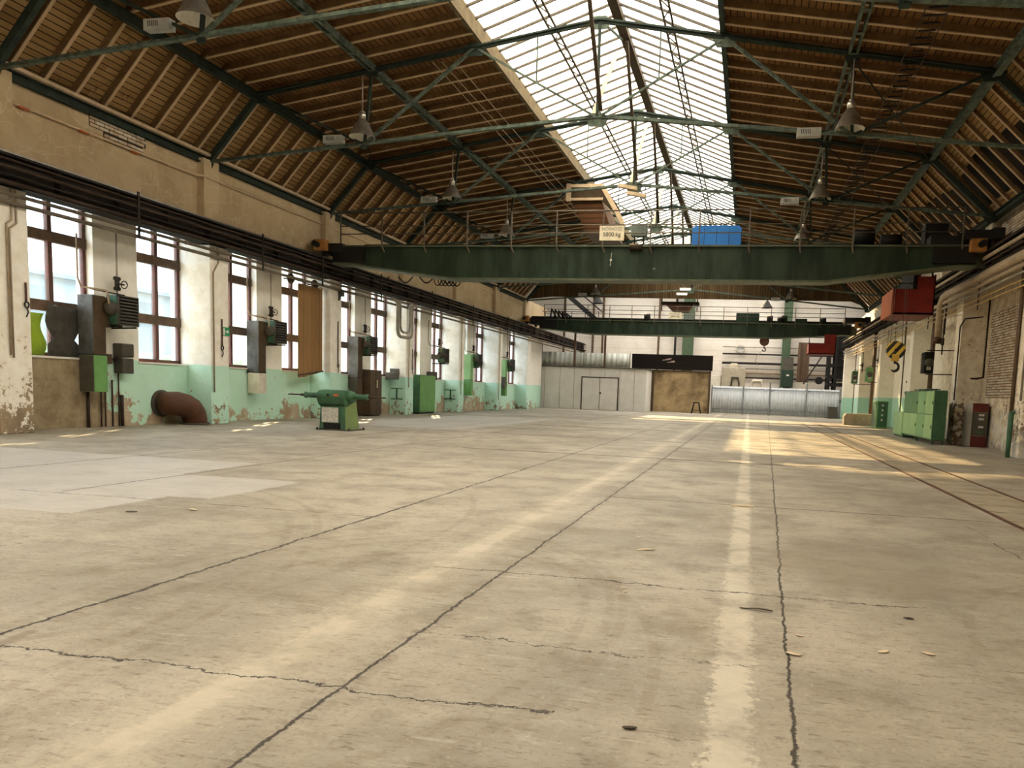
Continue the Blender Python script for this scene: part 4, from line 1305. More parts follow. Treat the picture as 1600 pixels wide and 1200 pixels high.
# cable festoon below the left end
m_ = MB()
for k, x in enumerate((-13.4, -12.5, -11.7, -10.9)):
    m_.tube([(x + .55 * i / 8, 26.0, 5.15 - 0.22 * math.sin(math.pi * i / 8)) for i in range(9)], 0.022, 6)
m_.build('festoon_cable', M['black'], near)
for k in range(6):
    c = [(-11.0 + 0.13 * k + 0.13 * math.cos(a), 26.0 + .03 * k, 5.02 + 0.17 * math.sin(a)) for a in [2 * math.pi * i / 14 for i in range(15)]]
    MB().tube(c, 0.02, 6).build('cable_loop', M['black'], near)
# driver's cabin
cb = MB()
X0, X1, YA, YB, ZA = 4.22, 5.42, 25.75, 27.8, 4.08
ZP = 4.86
cb.box(X0, X1, YA, YB, ZA, ZA + 0.06)
cb.box(X0, X1, YA, YA + 0.04, ZA, ZP).box(X1 - .04, X1, YA, YB, ZA, 5.3).box(X0, X1, YB - .04, YB, ZA, ZP)
cb.box(4.9, X1, YA, YA + .04, ZP, 5.24)
cabin = cb.build('cabin', M['cabred'], near)
MB().box(X0 - .03, X0, YA + .02, YB, ZA, ZP).build('side_panel', M['caborange'], cabin)  # side of the red cabin, coloured orange for the light falling on it
for q in ((X0 + .05, YA + .07), (4.9, YA + .07), (X1 - .1, YA + .07), (X0 + .05, YB - .07), (X1 - .1, YB - .07)):
    MB().bar((q[0], q[1], 4.14), (q[0], q[1], 5.7 if q[0] > 4.5 else 4.95), .05, .05).build('cabin_post', M['black'], cabin)
MB().box(4.78, 4.96, YA + .05, YB, 4.8, 5.64).build('window_panel', M['black'], cabin)
MB().box(4.72, X1, YA, YB, 5.64, 5.72).build('cabin_roof', M['black'], cabin)
for x in (4.95, 5.3):
    MB().bar((x, YA + .2, 5.7), (x, YA - .25, 5.95), .09, .09).build('suspension', M['black'], cabin)
MB().tube([(X0, YA, 5.03), (4.85, YA, 5.03)], .016, 6).build('guard_rail', M['black'], cabin)

# hook block of the near crane
HX, HY = 4.32, 25.25
hk = thing('hook_block', 'striped yellow and black pulley block with hook hanging below the red cabin', 'crane hook', (HX, HY, 2.5), 'crane hooks')
MB().cyl((HX, HY - .08, 2.94), (HX, HY + .08, 2.94), 0.28, 24).build('pulley_cover', M['stripes'], hk, bevel=0.02)
MB().cyl((HX, HY - .10, 2.94), (HX, HY + .10, 2.94), 0.05, 12).build('axle', M['black'], hk)
MB().box(HX - .11, HX + .11, HY - .09, HY + .09, 2.60, 2.82).build('swivel', M['yellow'], hk, bevel=0.02)
MB().tube([(HX + 0.12 * math.cos(a), HY, 2.43 + 0.13 * math.sin(a)) for a in [math.radians(k) for k in range(95, -165, -20)]], [.037] * 6 + [.043] * 4 + [.032, .023, .012], 10).tube([(HX, HY, 2.64), (HX, HY, 2.54)], .037, 10).build('hook', M['pipe_dk'], hk)
for dx in (-.25, -.17, .17, .25):
    MB().tube([(HX + dx, HY, 2.97), (HX + dx * .8, HY, 5.18)], .009, 5).build('wire_rope', M['rope'], hk)

# gear on the far crane
louvre_box(far, 'green_cabinet', -1.1, 0.35, 50.9, 51.0 + .5, 6.02, 6.72, 'gfar', 3)
MB().box(-14.5, -12.7, 50.1, 51.7, 5.75, 6.2).build('end_platform', M['black'], far)
for k_ in range(5):
    MB().tube([(-13.4 + .28 * k_, 50.9, 6.2), (-13.3 + .25 * k_, 50.8, 6.75 - .07 * k_), (-13.0 + .27 * k_, 51.0, 6.2)], .07, 6).build('cable_loop', M['black'], far)
louvre_box(far, 'grey_box', -4.4, -3.8, 50.6, 50.9, 6.2, 6.62, 'gbox')
for x, rr_ in ((-6.9, .26), (0.95, .26), (1.6, .22), (4.2, .22)):
    MB().cyl((x - .12, 50.9, 6.0 + rr_ + .05), (x + .25, 50.9, 6.0 + rr_ + .05), rr_, 16).build('hoist_motor', M['black'], far)
louvre_box(far, 'motor_box', 1.75, 2.1, 50.9, 51.3, 6.2, 6.6, 'gfar')
louvre_box(far, 'hoist_bed', 0.5, 2.2, 50.7, 51.4, 6.02, 6.16, 'black')
louvre_box(far, 'dark_box', 2.6, 3.3, 50.7, 51.2, 6.02, 6.4, 'gfar')
cb = MB()
X0, X1, YA, YB, ZA = 3.42, 5.0, 49.4, 51.0, 4.15
cb.box(X0, X1, YA, YB, ZA, ZA + .06).box(X0, X1, YA, YA + .04, ZA, 4.82).box(X0, X0 + .04, YA, YB, ZA, 4.82).box(4.3, X1, YA, YA + .04, 4.8, 5.35).box(X1 - .04, X1, YA, YB, ZA, 5.2)
fc = cb.build('cabin', M['cabred'], far)
MB().tube([(3.42, 49.4, 4.8), (3.42, 49.4, 5.15), (4.3, 49.4, 5.15)], .02, 6).build('guard_rail', M['black'], fc)
hk2 = thing('hook_block', 'small rust red hook block hanging from the far crane', 'crane hook', (0.75, 50.3, 4.3), 'crane hooks')
MB().cyl((.75, 50.22, 4.92), (.75, 50.38, 4.92), .3, 20).build('pulley_cover', M['rust'], hk2)
MB().tube([(.75, 50.3, 4.7), (.75, 50.3, 4.5), (.86, 50.3, 4.42), (.82, 50.3, 4.3), (.7, 50.3, 4.3), (.64, 50.3, 4.38)], .035, 8).build('hook', M['black'], hk2)
MB().tube([(.62, 50.3, 4.3), (.35, 50.3, 4.0), (.25, 50.3, 3.7), (.45, 50.3, 3.4)], .02, 6).build('sling', M['pipe_gr'], hk2)

# ------------------------------------------------------------------ left wall: air heaters with ducts
def heater_unit(yo, main, lower, hx, label, zlow, dy=0.0, with_duct=True):
    """wall air heater: sheet-metal duct standing on the wall, trunk, louvred heater on brackets"""
    y = 15.42 + yo
    r = thing('air_heater', label, 'air heater', (-15.3, y, 0.84), 'air heaters on the left wall')
    if with_duct:
        d = MB().prism([(-15.5, zlow), (-15.08, zlow), (-15.08, 3.12), (-15.5, 3.12)], 'y', y, y + 0.36)
        d.build('duct', M[main[0]], r, bevel=0.008)
        MB().box(-15.079, -15.072, y + .005, y + .355, zlow, 3.1).build('duct_side', M[main[1]], r)
        MB().box(-15.5, -15.08, y + .36, y + 0.75 + dy, 2.42, 3.1).build('trunk', M[main[1]], r)
        MB().box(-15.505, -15.065, y - .012, y + .372, lower[1], lower[1] + .025).build('duct_joint', M['black'], r)
    if lower[0]:
        lb = MB().box(-15.46, -15.06, y - .014 if with_duct else y, y + .37, 0.86, lower[1]).build('lower_box', M[lower[0]], r, bevel=0.01)
        if main[0] == 'duct' and lower[0] != 'cream':
            MB().box(-15.46, -15.075, y - .022, y - .012, 0.87, lower[1] - .01).build('front_plate', M['panelblk'], r)
    a = y + 0.47 + dy
    b = MB().box(-15.16, -14.85, a, a + .62, 2.47, 3.17)
    body = b.build('heater_body', M[hx], r, bevel=0.015)
    rect_ = MB()
    rect_.box(-14.85, -14.80, a, a + .03, 2.47, 3.17).box(-14.85, -14.80, a + .59, a + .62, 2.47, 3.17).box(-14.85, -14.80, a, a + .62, 2.47, 2.5).box(-14.85, -14.80, a, a + .62, 3.14, 3.17)
    rect_.build('louvre_frame', M['panelblk'], r)
    MB().box(-14.852, -14.846, a + .03, a + .59, 2.5, 3.14).build('louvre_back', M['black'], r)
    for i in range(8):
        z = 2.54 + i * .078
        MB().bar((-14.815, a + .03, z), (-14.815, a + .59, z), .07, .012, (0.6, 0, 1)).build('louvre', M['louvre'], r)
    MB().lathe([(0, -.16), (.12, -.15), (.17, -.06), (.17, 0)], (-15.0, a, 2.85), 18, 'y').build('fan_motor', M['panelblk'], r)
    for z in (2.40, 2.44):
        pass
    for yy in (a + .08, a + .52):
        MB().bar((-15.5, yy, 2.42), (-14.8, yy, 2.44), .04, .04).build('bracket', M['pipe_dk'], r)
    MB().bar((-15.5, a - .1, 3.3), (-14.9, a + .3, 3.19), .03, .03).build('stay', M['pipe_dk'], r)
    MB().tube([(-14.95, a - .12, 2.9), (-14.9, a - .2, 3.1), (-14.98, a - .16, 3.25), (-15.4, a - .45, 3.3), (-15.44, a - .5, 3.5), (-15.44, a - .5, 4.5)], .02, 8).build('supply_pipe', M['pipe'], r)
    vx, vy = -15.3, a + .50
    m_ = MB().tube([(vx, vy, 3.17), (vx, vy, 4.7)], .02, 8)
    m_.build('riser', M['pipe_gr'], r)
    m_ = MB().tube([(vx, vy, 3.38), (vx, vy, 3.62)], .055, 8).cyl((vx, vy, 3.5), (vx, vy + .22, 3.5), .02, 8).cyl((vx, vy - .07, 3.62), (vx, vy + .07, 3.62), .05, 8).cyl((vx, vy - .07, 3.38), (vx, vy + .07, 3.38), .05, 8)
    v = m_.build('valve', M['pipe_dk'], r)
    MB().tube([(vx + .09 * math.cos(t), vy + .22, 3.5 + .09 * math.sin(t)) for t in [2 * math.pi * i / 16 for i in range(17)]], .012, 6).build('handwheel', M['pipe_dk'], v)
    return r


heater_unit(0, ('duct', 'ductbr'), ('gpaint', 1.72), 'heater', 'air heater at the first left windows, brown duct with a bright green lower box', .86)
heater_unit(6.22, ('duct', 'ductbr'), ('cream', 1.5), 'heater', 'air heater on the second left bay, grey duct with a cream box at its foot', 1.5)
heater_unit(12.48, ('duct', 'ductbr'), ('ductbr', 1.5), 'heater', 'air heater beside the tall brown cabinet, duct grey in front and brown at the side', 1.1)
heater_unit(20.1, ('gdk', 'heater'), (None, 1.5), 'gdk', 'ductless dark green air heater right of the green floor cabinet', .86, with_duct=False)
heater_unit(25.0, ('glock2', 'glock'), ('gpaint', 1.7), 'gdk', 'air heater with an all green duct, second from the far left corner', .86)
heater_unit(31.2, ('glock2', 'glock'), ('gpaint', 1.7), 'gdk', 'air heater with an all green duct nearest the far left corner', .86)

# switch box cluster and conduits beside the first heater
sb = thing('switch_box', 'dark brown switch box on the left pier below the first air heater', 'switch box', (-15.4, 16.5, 1.4), 'switch boxes')
MB().box(-15.49, -15.2, 16.4, 16.78, 1.72, 2.06).build('upper_case', M['panelblk'], sb, bevel=.03)
MB().box(-15.49, -15.22, 16.42, 16.78, 1.32, 1.7).build('lower_case', M['panelblk'], sb, bevel=.02)
MB().box(-15.49, -15.36, 16.1, 16.26, 1.54, 1.78).build('side_case', M['ductbr'], sb, bevel=.02)
MB().bar((-15.42, 16.25, 1.66), (-15.42, 16.42, 1.66), .05, .05).build('link', M['pipe_dk'], sb)
o = MB().box(-15.49, -15.42, 16.0, 16.1, 1.25, 1.38).build('socket', M['plate'], None, (-15.45, 16.05, 1.25), bevel=.01)
tag(o, 'small pale socket low left of the brown switch box', 'socket')
for k, (y, z0, z1, r_) in enumerate(((15.6, 0, .85, .035), (15.98, 0, 1.22, .018), (16.1, 0, 1.5, .014), (16.32, 0, 1.15, .022), (16.52, 0, 1.32, .016), (16.62, 0, .78, .04))):
    wall_tube(['thick brown pipe under the green box of the first heater', 'thin conduit below the pale socket on the left wall', 'thin conduit up to the small side case of the switch box',
               'bare conduit stub fourth from the left below the first heater', 'conduit dropping from the brown switch box', 'thick short pipe stub below the brown switch box'][k],
              [(-15.45, y, z1), (-15.45, y, z0)], r_, 'conduit', 'conduit', 'conduits below the first heater')

# sheets in the lowest row of the first window
m_ = MB()
m_.sheet([[(-15.62 + .03 * math.sin(j * 1.1 + i), 14.0 + .62 * i / 6 + (.05 * math.sin(j * .9) if i == 6 else 0), 1.66 + .93 * j / 7) for j in range(8)] for i in range(7)], (-.012, 0, 0))
tag(m_.build('window_sheet', M['greensheet'], None, (-15.62, 14.3, 1.66)), 'lime green sheet covering the lower left of the first window', 'sheet')
m_ = MB()
m_.sheet([[(-15.60 + .03 * math.sin(j * .9 + i * .5), 14.78 + .72 * i / 6 + .10 * math.sin(j * math.pi / 5 + .5) * (1 if i in (0, 1, 5, 6) else .6) * (1 if i < 3 else -1) * (-1 if j < 3 else 1), 1.66 + 1.15 * j / 9) for j in range(10)] for i in range(7)], (-.02, 0, 0))
tag(m_.build('window_blanket', M['greysheet'], None, (-15.6, 15.2, 1.66)), 'wavy dark grey blanket hung in front of the first window', 'blanket')
tag(MB().box(-15.63, -15.615, 20.6, 20.95, 1.75, 2.62).build('window_sheet', M['greysheet'], None, (-15.62, 20.7, 1.75)), 'narrow dark sheet in the lower row of the third window', 'sheet')

# board panel on the fourth window
bp = thing('window_boarding', 'tall raw timber board panel covering half of the fourth left window', 'board panel', (-15.0, 24.5, 1.45))
m_ = MB()
for k, (a, b) in enumerate(((23.72, 24.2), (24.21, 24.7), (24.71, 25.18))):
    m_.prism([(a, 1.42 + .12 * k * .6), (b, 1.46 + .10 * k), (b, 4.58), (a, 4.56)], 'x', -15.04, -15.0)
m_.build('boards', M['chip'], bp)
MB().bar((-14.99, 23.66, 1.5), (-14.99, 25.22, 1.68), .03, .05).build('bottom_batten', M['ductbr'], bp)
MB().tube([(-15.02, 23.2, 4.66), (-15.02, 25.24, 4.60)], .015, 6).build('hanging_bar', M['pipe_dk'], bp)
for k, (y, z) in enumerate(((23.6, 4.70), (25.05, 4.70))):
    r = thing('wall_bell', ['round brown bell above the left edge of the board panel', 'round brown bell right of the top of the board panel'][k], 'bell', (-15.2, y, z), 'round bells by the board panel')
    MB().lathe([(0, .07), (.12, .07), (.17, .02), (.17, -.04), (0, -.05)], (-15.22, y, z), 20, 'x').build('gong', M['ductbr'], r)
    MB().cyl((-15.16, y, z), (-15.12, y, z), .05, 12).build('cap', M['pipe_dk'], r)
    MB().bar((-15.5, y, z), (-15.22, y, z), .04, .04).build('arm', M['pipe_dk'], r)
ho = MB().box(-14.715, -14.56, 25.75, 25.92, 4.4, 4.62).tube([(-14.68, 25.8, 4.42), (-14.6, 25.6, 4.25)], .04, 8).tube([(-14.64, 25.84, 4.62), (-14.64, 25.84, 4.95)], .015, 6).build('horn', M['panelblk'], None, (-14.7, 25.8, 4.4))
tag(ho, 'dark signal horn on the pillar right of the board panel', 'horn')

# exit sign on the second pillar
ex = thing('exit_sign', 'green emergency exit sign on the second left pillar', 'exit sign', (-14.70, 19.62, 2.5))
MB().box(-14.718, -14.70, 19.46, 19.76, 2.50, 2.74).build('plate', M['exitg'], ex)
m_ = MB()
m_.box(-14.70, -14.697, 19.48, 19.56, 2.52, 2.71)
m_.prism([(19.58, 2.60), (19.66, 2.60), (19.66, 2.56), (19.74, 2.62), (19.66, 2.68), (19.66, 2.64), (19.58, 2.64)], 'x', -14.70, -14.697)
m_.build('pictogram', M['white'], ex)

# rusty elbow duct
el = thing('elbow_duct', 'fat rust brown elbow duct bending down into the floor by the second pillar', 'duct', (-14.95, 18.6, 0))
MB().tube([(-15.40, 17.98, .56), (-15.25, 18.0, .57), (-15.08, 18.08, .57), (-14.98, 18.24, .53), (-14.95, 18.42, .44), (-14.95, 18.55, .30), (-14.95, 18.60, .14), (-14.95, 18.60, 0)], .31, 22).build('bend', M['rust'], el)
MB().cyl((-15.495, 17.98, .56), (-15.44, 17.98, .56), .36, 24).build('wall_collar', M['panelblk'], el)
MB().cyl((-14.95, 18.60, 0), (-14.95, 18.60, .05), .37, 24).build('floor_ring', M['panelblk'], el)

# I-shaped cable racks painted like the pillars
for k, y in enumerate((19.02, 31.5, 37.75)):
    yy = (19.06, 31.5, 37.72)[k]
    x = -15.1
    m_ = MB()
    f = yy - .02
    m_.box(-15.42, -14.86, f - .03, f, 1.12, 1.16).box(-15.42, -14.86, f - .03, f, .66, .70).box(-15.17, -15.11, f - .03, f, .68, 1.14)
    o = m_.build('wall_bracket', M['heater'], None, (x, f, .66))
    tag(o, ['dark I shaped bracket on the pillar above the elbow duct', 'dark I shaped bracket on the pillar left of the green cabinet', 'dark I shaped bracket on the pillar right of the ductless heater'][k], 'bracket', 'I shaped brackets on the pillars')

# rods and conduits on the pillar faces
for k, (y, pts) in enumerate(((13.1, [(-14.69, 13.12, 4.9), (-14.69, 13.12, 4.3), (-14.69, 13.0, 4.2), (-14.69, 13.0, 1.6)]),
                              (13.2, [(-14.69, 13.22, 4.9), (-14.69, 13.22, 4.25), (-14.69, 13.06, 4.12), (-14.69, 13.06, 1.55)]),
                              (19.1, [(-14.69, 19.3, 4.9), (-14.69, 19.3, 4.5), (-14.69, 19.08, 4.2), (-14.69, 19.08, .9)]),
                              (31.6, [(-14.69, 31.7, 4.5), (-14.69, 31.7, 1.2)]),
                              (38.0, [(-14.69, 38.0, 4.9), (-14.69, 38.0, .9)]),
                              (44.2, [(-14.69, 44.2, 4.9), (-14.69, 44.2, .6)]))):
    wall_tube(['left of two thin conduits down the nearest left pillar', 'right of two thin conduits down the nearest left pillar', 'thin conduit stepping down the second left pillar',
               'thin conduit down the fourth left pillar', 'thin conduit down the fifth left pillar', 'thin conduit down the sixth left pillar'][k], pts, .018, 'pipe', 'conduit', 'conduits on the left pillars')
for k, (y, z0, z1) in enumerate(((13.38, 2.5, 3.1), (19.42, 2.0, 2.95), (25.72, 1.75, 3.5), (32.05, 1.9, 2.9))):
    r = thing('hanging_chain', ['rusty rod and chain on the nearest left pillar', 'dark rod with a ring left of the exit sign', 'dark rod with two rings on the third left pillar', 'thin dark rod on the fourth left pillar'][k], 'chain', (-14.69, y, z0), 'rods on the left pillars')
    MB().tube([(-14.69, y, z1), (-14.69, y, z0 + .2)], .02, 6).build('rod', M['rust'], r)
    MB().tube([(-14.68, y + .05 * math.cos(t), z0 + .15 + .06 * math.sin(t)) for t in [2 * math.pi * i / 12 for i in range(13)]], .015, 6).build('ring', M['pipe_dk'], r)
    MB().tube([(-14.68, y, z0 + .1), (-14.68, y + .03, z0), (-14.68, y - .02, z0 - .1)], .013, 6).build('chain', M['pipe_dk'], r)

# pipe loop hanging between third and fourth pillar
lp = thing('pipe_loop', 'U shaped double pipe loop hanging left of the fourth pillar', 'pipe', (-14.75, 30.8, 3.3))
for k, (dx, a, b, zb, r_) in enumerate(((0, 30.15, 31.5, 3.32, .07), (.0, 30.38, 31.28, 3.52, .05))):
    pts = [(-14.50, a - .5, 4.78), (-14.50, a - .1, 4.75), (-14.50, a, 4.6), (-14.50, a, zb + .25), (-14.50, a + .1, zb + .06), (-14.50, a + .28, zb), (-14.50, b - .28, zb), (-14.50, b - .1, zb + .06), (-14.50, b, zb + .25), (-14.50, b, 4.6), (-14.50, b + .1, 4.75), (-14.50, b + .5, 4.78)]
    MB().tube(pts, r_, 10).build('pipe', M['pipe_gr'], lp)

# tall cabinets standing by the left wall
cab = thing('tall_cabinet', 'tall brown steel cabinet beside the third air heater', 'cabinet', (-15.1, 28.7, 0), 'tall cabinets by the left wall')
MB().box(-15.48, -14.85, 28.42, 29.45, .05, 1.86).build('body', M['ductbr'], cab, bevel=.015)
for a, b in ((28.45, 28.93), (28.95, 29.43)):
    d = MB().box(-14.85, -14.83, a, b, .1, 1.82).build('door', M['ductbr'], cab, bevel=.006)
MB().box(-14.83, -14.822, 29.0, 29.08, 1.15, 1.45).build('label_plate', M['sign'], cab)
MB().cyl((-14.83, 28.90, 1.35), (-14.80, 28.90, 1.35), .03, 10).build('lock', M['black'], cab)
MB().box(-15.44, -14.9, 28.45, 29.42, 0, .05).build('plinth', M['black'], cab)
gc = thing('tall_cabinet', 'bright green steel cabinet standing by the fourth left pillar', 'cabinet', (-15.1, 34, 0), 'tall cabinets by the left wall')
MB().box(-15.45, -14.8, 33.1, 34.9, .06, 1.80).build('body', M['gdk'], gc, bevel=.02)
for a, b in ((33.13, 33.98), (34.0, 34.87)):
    MB().box(-14.8, -14.78, a, b, .1, 1.77).build('door', M['gpaint'], gc, bevel=.006)
MB().box(-15.4, -14.85, 33.15, 34.85, 0, .06).build('plinth', M['black'], gc)
for k, (y, z, sx, sy, sz) in enumerate(((31.05, 1.52, .2, .3, .3), (31.45, 1.7, .14, .22, .3), (35.4, 1.6, .15, .3, .4), (46.2, 1.35, .16, .4, .7))):
    o = MB().box(-15.48, -15.48 + sx + .3, y, y + sy, z, z + sz).build('switch_box', M['panelblk'], None, (-15.4, y, z), bevel=.02)
    tag(o, ['lower dark switch box left of the U shaped pipe loop', 'upper dark switch box below the U shaped pipe loop', 'dark switch box just right of the green floor cabinet', 'dark box beside the farthest green duct'][k], 'switch box', 'switch boxes')
o = MB().box(-15.49, -15.3, 29.85, 30.2, .42, .62).tube([(-15.35, 30.1, .42), (-15.35, 30.1, .2)], .04, 8).build('wall_fitting', M['panelblk'], None, (-15.4, 30, .4), bevel=.01)
tag(o, 'black tap fitting low on the green wall right of the brown cabinet', 'fitting')

# ------------------------------------------------------------------ polishing machine
gr = thing('polishing_machine', 'green pedestal polishing machine with two long spindles standing on the floor', 'machine', (-11.0, 19.4, 0))
gx = -11.02
MB().box(gx - .48, gx + .52, 18.98, 19.86, 0, .03).build('base_plate', M['panelblk'], gr)
m_ = MB()
vs = [(gx - .42, 19.05, .03), (gx + .36, 19.05, .03), (gx + .36, 19.80, .03), (gx - .42, 19.80, .03), (gx - .40, 19.08, .66), (gx + .34, 19.08, .66), (gx + .30, 19.72, .86), (gx - .36, 19.72, .86)]
m_.add(vs, [(3, 2, 1, 0), (4, 5, 6, 7), (0, 1, 5, 4), (1, 2, 6, 5), (2, 3, 7, 6), (3, 0, 4, 7)])
m_.build('pedestal', M['gdk'], gr, bevel=.02)
m_ = MB()
vs = [(gx + .362, 19.06, .03), (gx + .362, 19.80, .03), (gx + .302, 19.72, .86), (gx + .342, 19.09, .66), (gx + .372, 19.06, .03), (gx + .372, 19.80, .03), (gx + .312, 19.72, .86), (gx + .352, 19.09, .66)]
m_.add(vs, [(0, 1, 2, 3), (7, 6, 5, 4), (0, 4, 5, 1), (1, 5, 6, 2), (2, 6, 7, 3), (3, 7, 4, 0)])
m_.build('side_cover', M['glt'], gr)
m_ = MB()
sec = [(18.92, .90), (18.94, 1.0), (19.05, 1.08), (19.3, 1.10), (19.55, 1.06), (19.7, .95), (19.7, .80), (19.3, .70), (19.15, .62), (19.02, .70)]
m_.prism(sec, 'x', gx - .44, gx + .36)
m_.build('head', M['gdk'], gr, bevel=.03)
MB().lathe([(.0, -.56), (.12, -.56), (.15, -.46), (.15, .40), (.12, .5), (0, .5)], (gx, 19.28, .93), 20, 'x').build('bearing_barrel', M['gdk'], gr)
for s in (-1, 1):
    e0 = gx + (-.54 if s < 0 else .47)
    MB().lathe([(.10, 0), (.075, s * .06), (.065, s * .36), (.085, s * .38), (.085, s * .44), (.05, s * .46), (0, s * .46)], (e0, 19.28, .93), 16, 'x').build('spindle_sleeve', M['gdk'], gr)
    MB().lathe([(0, s * .4), (.035, s * .44), (.035, s * .56), (.02, s * .6), (.018, s * .95), (.0, s * .97)], (e0, 19.28, .93), 12, 'x').build('spindle', M['conduit'], gr)
MB().box(gx - .33, gx + .16, 19.035, 19.055, .22, .62).build('front_plate', M['plate'], gr)
MB().box(gx - .28, gx + .22, 19.04, 19.052, .04, .20).build('front_opening', M['black'], gr)
MB().cyl((gx - .08, 18.90, .96), (gx - .08, 18.95, .96), .035, 12).build('switch', M['black'], gr)
m_ = MB().prism([(gx + .05, .96), (gx + .12, .92), (gx + .24, .93), (gx + .2, 1.0), (gx + .12, .99)], 'y', 18.925, 18.94)
m_.build('rust_patch', M['caborange'], gr)
for sx in (-.45, .49):
    for y in (19.02, 19.82):
        MB().cyl((gx + sx, y, .03), (gx + sx, y, .07), .025, 8).build('anchor_bolt', M['conduit'], gr)

# ------------------------------------------------------------------ right side
X0 = 6.0
lk = thing('locker', 'long row of green steel lockers standing beside the near right pillar', 'locker', (6.2, 30, 0), 'green lockers on the right')
MB().box(X0, 6.4, 27.3, 32.2, .14, 1.80).build('body', M['gdk'], lk, bevel=.015)
MB().box(X0, 6.4, 27.28, 27.3, .16, 1.78).build('side_panel', M['gdk'], lk)
yy = [27.32, 28.5, 29.75, 32.18]
for k in range(3):
    for z0, z1, mm in ((.18, .98, 'glock2' if k != 1 else 'glock'), (1.0, 1.77, ('glock2', 'glock', 'gside')[k])):
        d = MB().box(X0 - .018, X0, yy[k] + .01, yy[k + 1] - .01, z0, z1).build('door', M[mm], lk, bevel=.004)
        MB().box(X0 - .035, X0 - .018, yy[k] + .07, yy[k] + .1, (z0 + z1) / 2 - .05, (z0 + z1) / 2 + .05).build('handle', M['pipe_dk'], d)
for x, y in ((X0 + .03, 27.34), (X0 + .03, 29.7), (X0 + .03, 32.15), (6.36, 27.34), (6.36, 32.15)):
    MB().bar((x, y, 0), (x, y, .15), .04, .04).build('leg', M['gdk'], lk)
o = MB().sheet([[(6.03 + .34 * i / 5, 28.2 + 2.6 * j / 8, 1.805 + .05 * abs(math.sin(i * 1.7 + j * 2.1))) for j in range(9)] for i in range(6)], (0, 0, .02)).build('folded_net', M['heater'], None, (6.2, 29.5, 1.8))
tag(o, 'crumpled dark green tarpaulin lying on top of the lockers', 'tarpaulin')
lk2 = thing('locker', 'low pale green locker at the far end of the locker row', 'locker', (6.2, 33, 0), 'green lockers on the right')
MB().box(6.0, 6.5, 32.3, 34.2, .06, 1.0).build('body', M['glock2'], lk2, bevel=.01)
for a, b in ((32.33, 33.24), (33.26, 34.17)):
    MB().box(5.98, 6.0, a, b, .1, .97).build('door', M['glock2'], lk2)
MB().box(6.05, 6.48, 32.32, 34.18, 0, .06).build('plinth', M['gdk'], lk2)
gb = thing('control_cabinet', 'narrow bright green control cabinet with knobs, behind the lockers', 'cabinet', (6.75, 42.5, 0))
MB().box(6.45, 7.0, 41.7, 43.3, .02, 1.42).build('body', M['gpaint'], gb, bevel=.02)
MB().box(6.44, 6.45, 41.75, 43.25, .1, 1.36).build('door', M['gdk'], gb)
MB().box(6.5, 6.96, 41.68, 41.70, .1, 1.36).build('control_panel', M['gdk'], gb)
for k in range(4):
    MB().cyl((6.72, 41.64, 1.2 - k * .25), (6.72, 41.68, 1.2 - k * .25), .05, 10).build('knob', M['cream'], gb)
cbk = MB().prism([(45.6, 0), (45.6, .42), (45.8, .58), (47.0, .58), (47.0, 0)], 'x', 5.55, 7.0)
tag(MB().prism([(5.4, 0), (5.4, .5), (5.52, .66), (7.15, .66), (7.15, 0)], 'y', 46.2, 46.9).build('concrete_block', M['concrete'], None, (6.3, 46.5, 0), bevel=.02), 'rough concrete block on the floor left of the green control cabinet', 'concrete block')

fb = thing('fire_cabinet', 'narrow grey and dark red cabinet standing under the brick patch', 'cabinet', (7.4, 27.4, 0))
MB().box(7.14, 7.62, 27.1, 28.1, 0, 1.42).build('body', M['firegrey'], fb, bevel=.01)
MB().box(7.14, 7.62, 27.085, 27.10, 1.14, 1.42).build('top_panel', M['firered'], fb)
MB().box(7.14, 7.62, 27.085, 27.10, 0, .36).build('bottom_panel', M['firered'], fb)
MB().box(7.14, 7.62, 27.085, 27.10, .37, 1.13).build('meter_panel', M['panelblk'], fb)
for z, mm in ((1.05, 'plate'), (.92, 'plate'), (.66, 'cream'), (.5, 'gdk')):
    MB().box(7.34, 7.5, 27.07, 27.085, z - .04, z + .03).build('meter', M[mm], fb)


def right_heater(y, label, mat, s=1.0):
    r = thing('air_heater', label, 'air heater', (6.7, y, 2.5), 'air heaters on the right wall')
    MB().box(6.42, 6.75, y, y + .62 * s, 2.5, 3.3).build('heater_body', M[mat], r, bevel=.02)
    for i in range(9):
        MB().bar((6.405, y + .03, 2.56 + i * .085), (6.405, y + .59 * s, 2.56 + i * .085), .07, .012, (-.6, 0, 1)).build('louvre', M['pipe_dk' if mat == 'black' else mat], r)
    MB().lathe([(0, -.14), (.11, -.13), (.16, -.05), (.16, 0)], (6.58, y, 2.9), 16, 'y').build('fan_motor', M['panelblk'], r)
    MB().box(6.5, 6.66, y - .012, y, 2.62, 2.74).build('nameplate', M['plate'], r)
    for z in (2.46, 3.36):
        MB().bar((6.5, y + .1, z), (7.7, y + .1, z + .02), .035, .035).build('bracket', M['pipe_dk'], r)
    v = MB().tube([(6.95, y - .2, 3.2), (6.95, y - .2, 4.5)], .025, 8).cyl((6.95, y - .2, 3.55), (6.95, y - .2, 3.8), .06, 8).cyl((6.75, y - .2, 3.67), (6.95, y - .2, 3.67), .03, 8)
    v.build('valve', M['pipe_dk'], r)
    return r


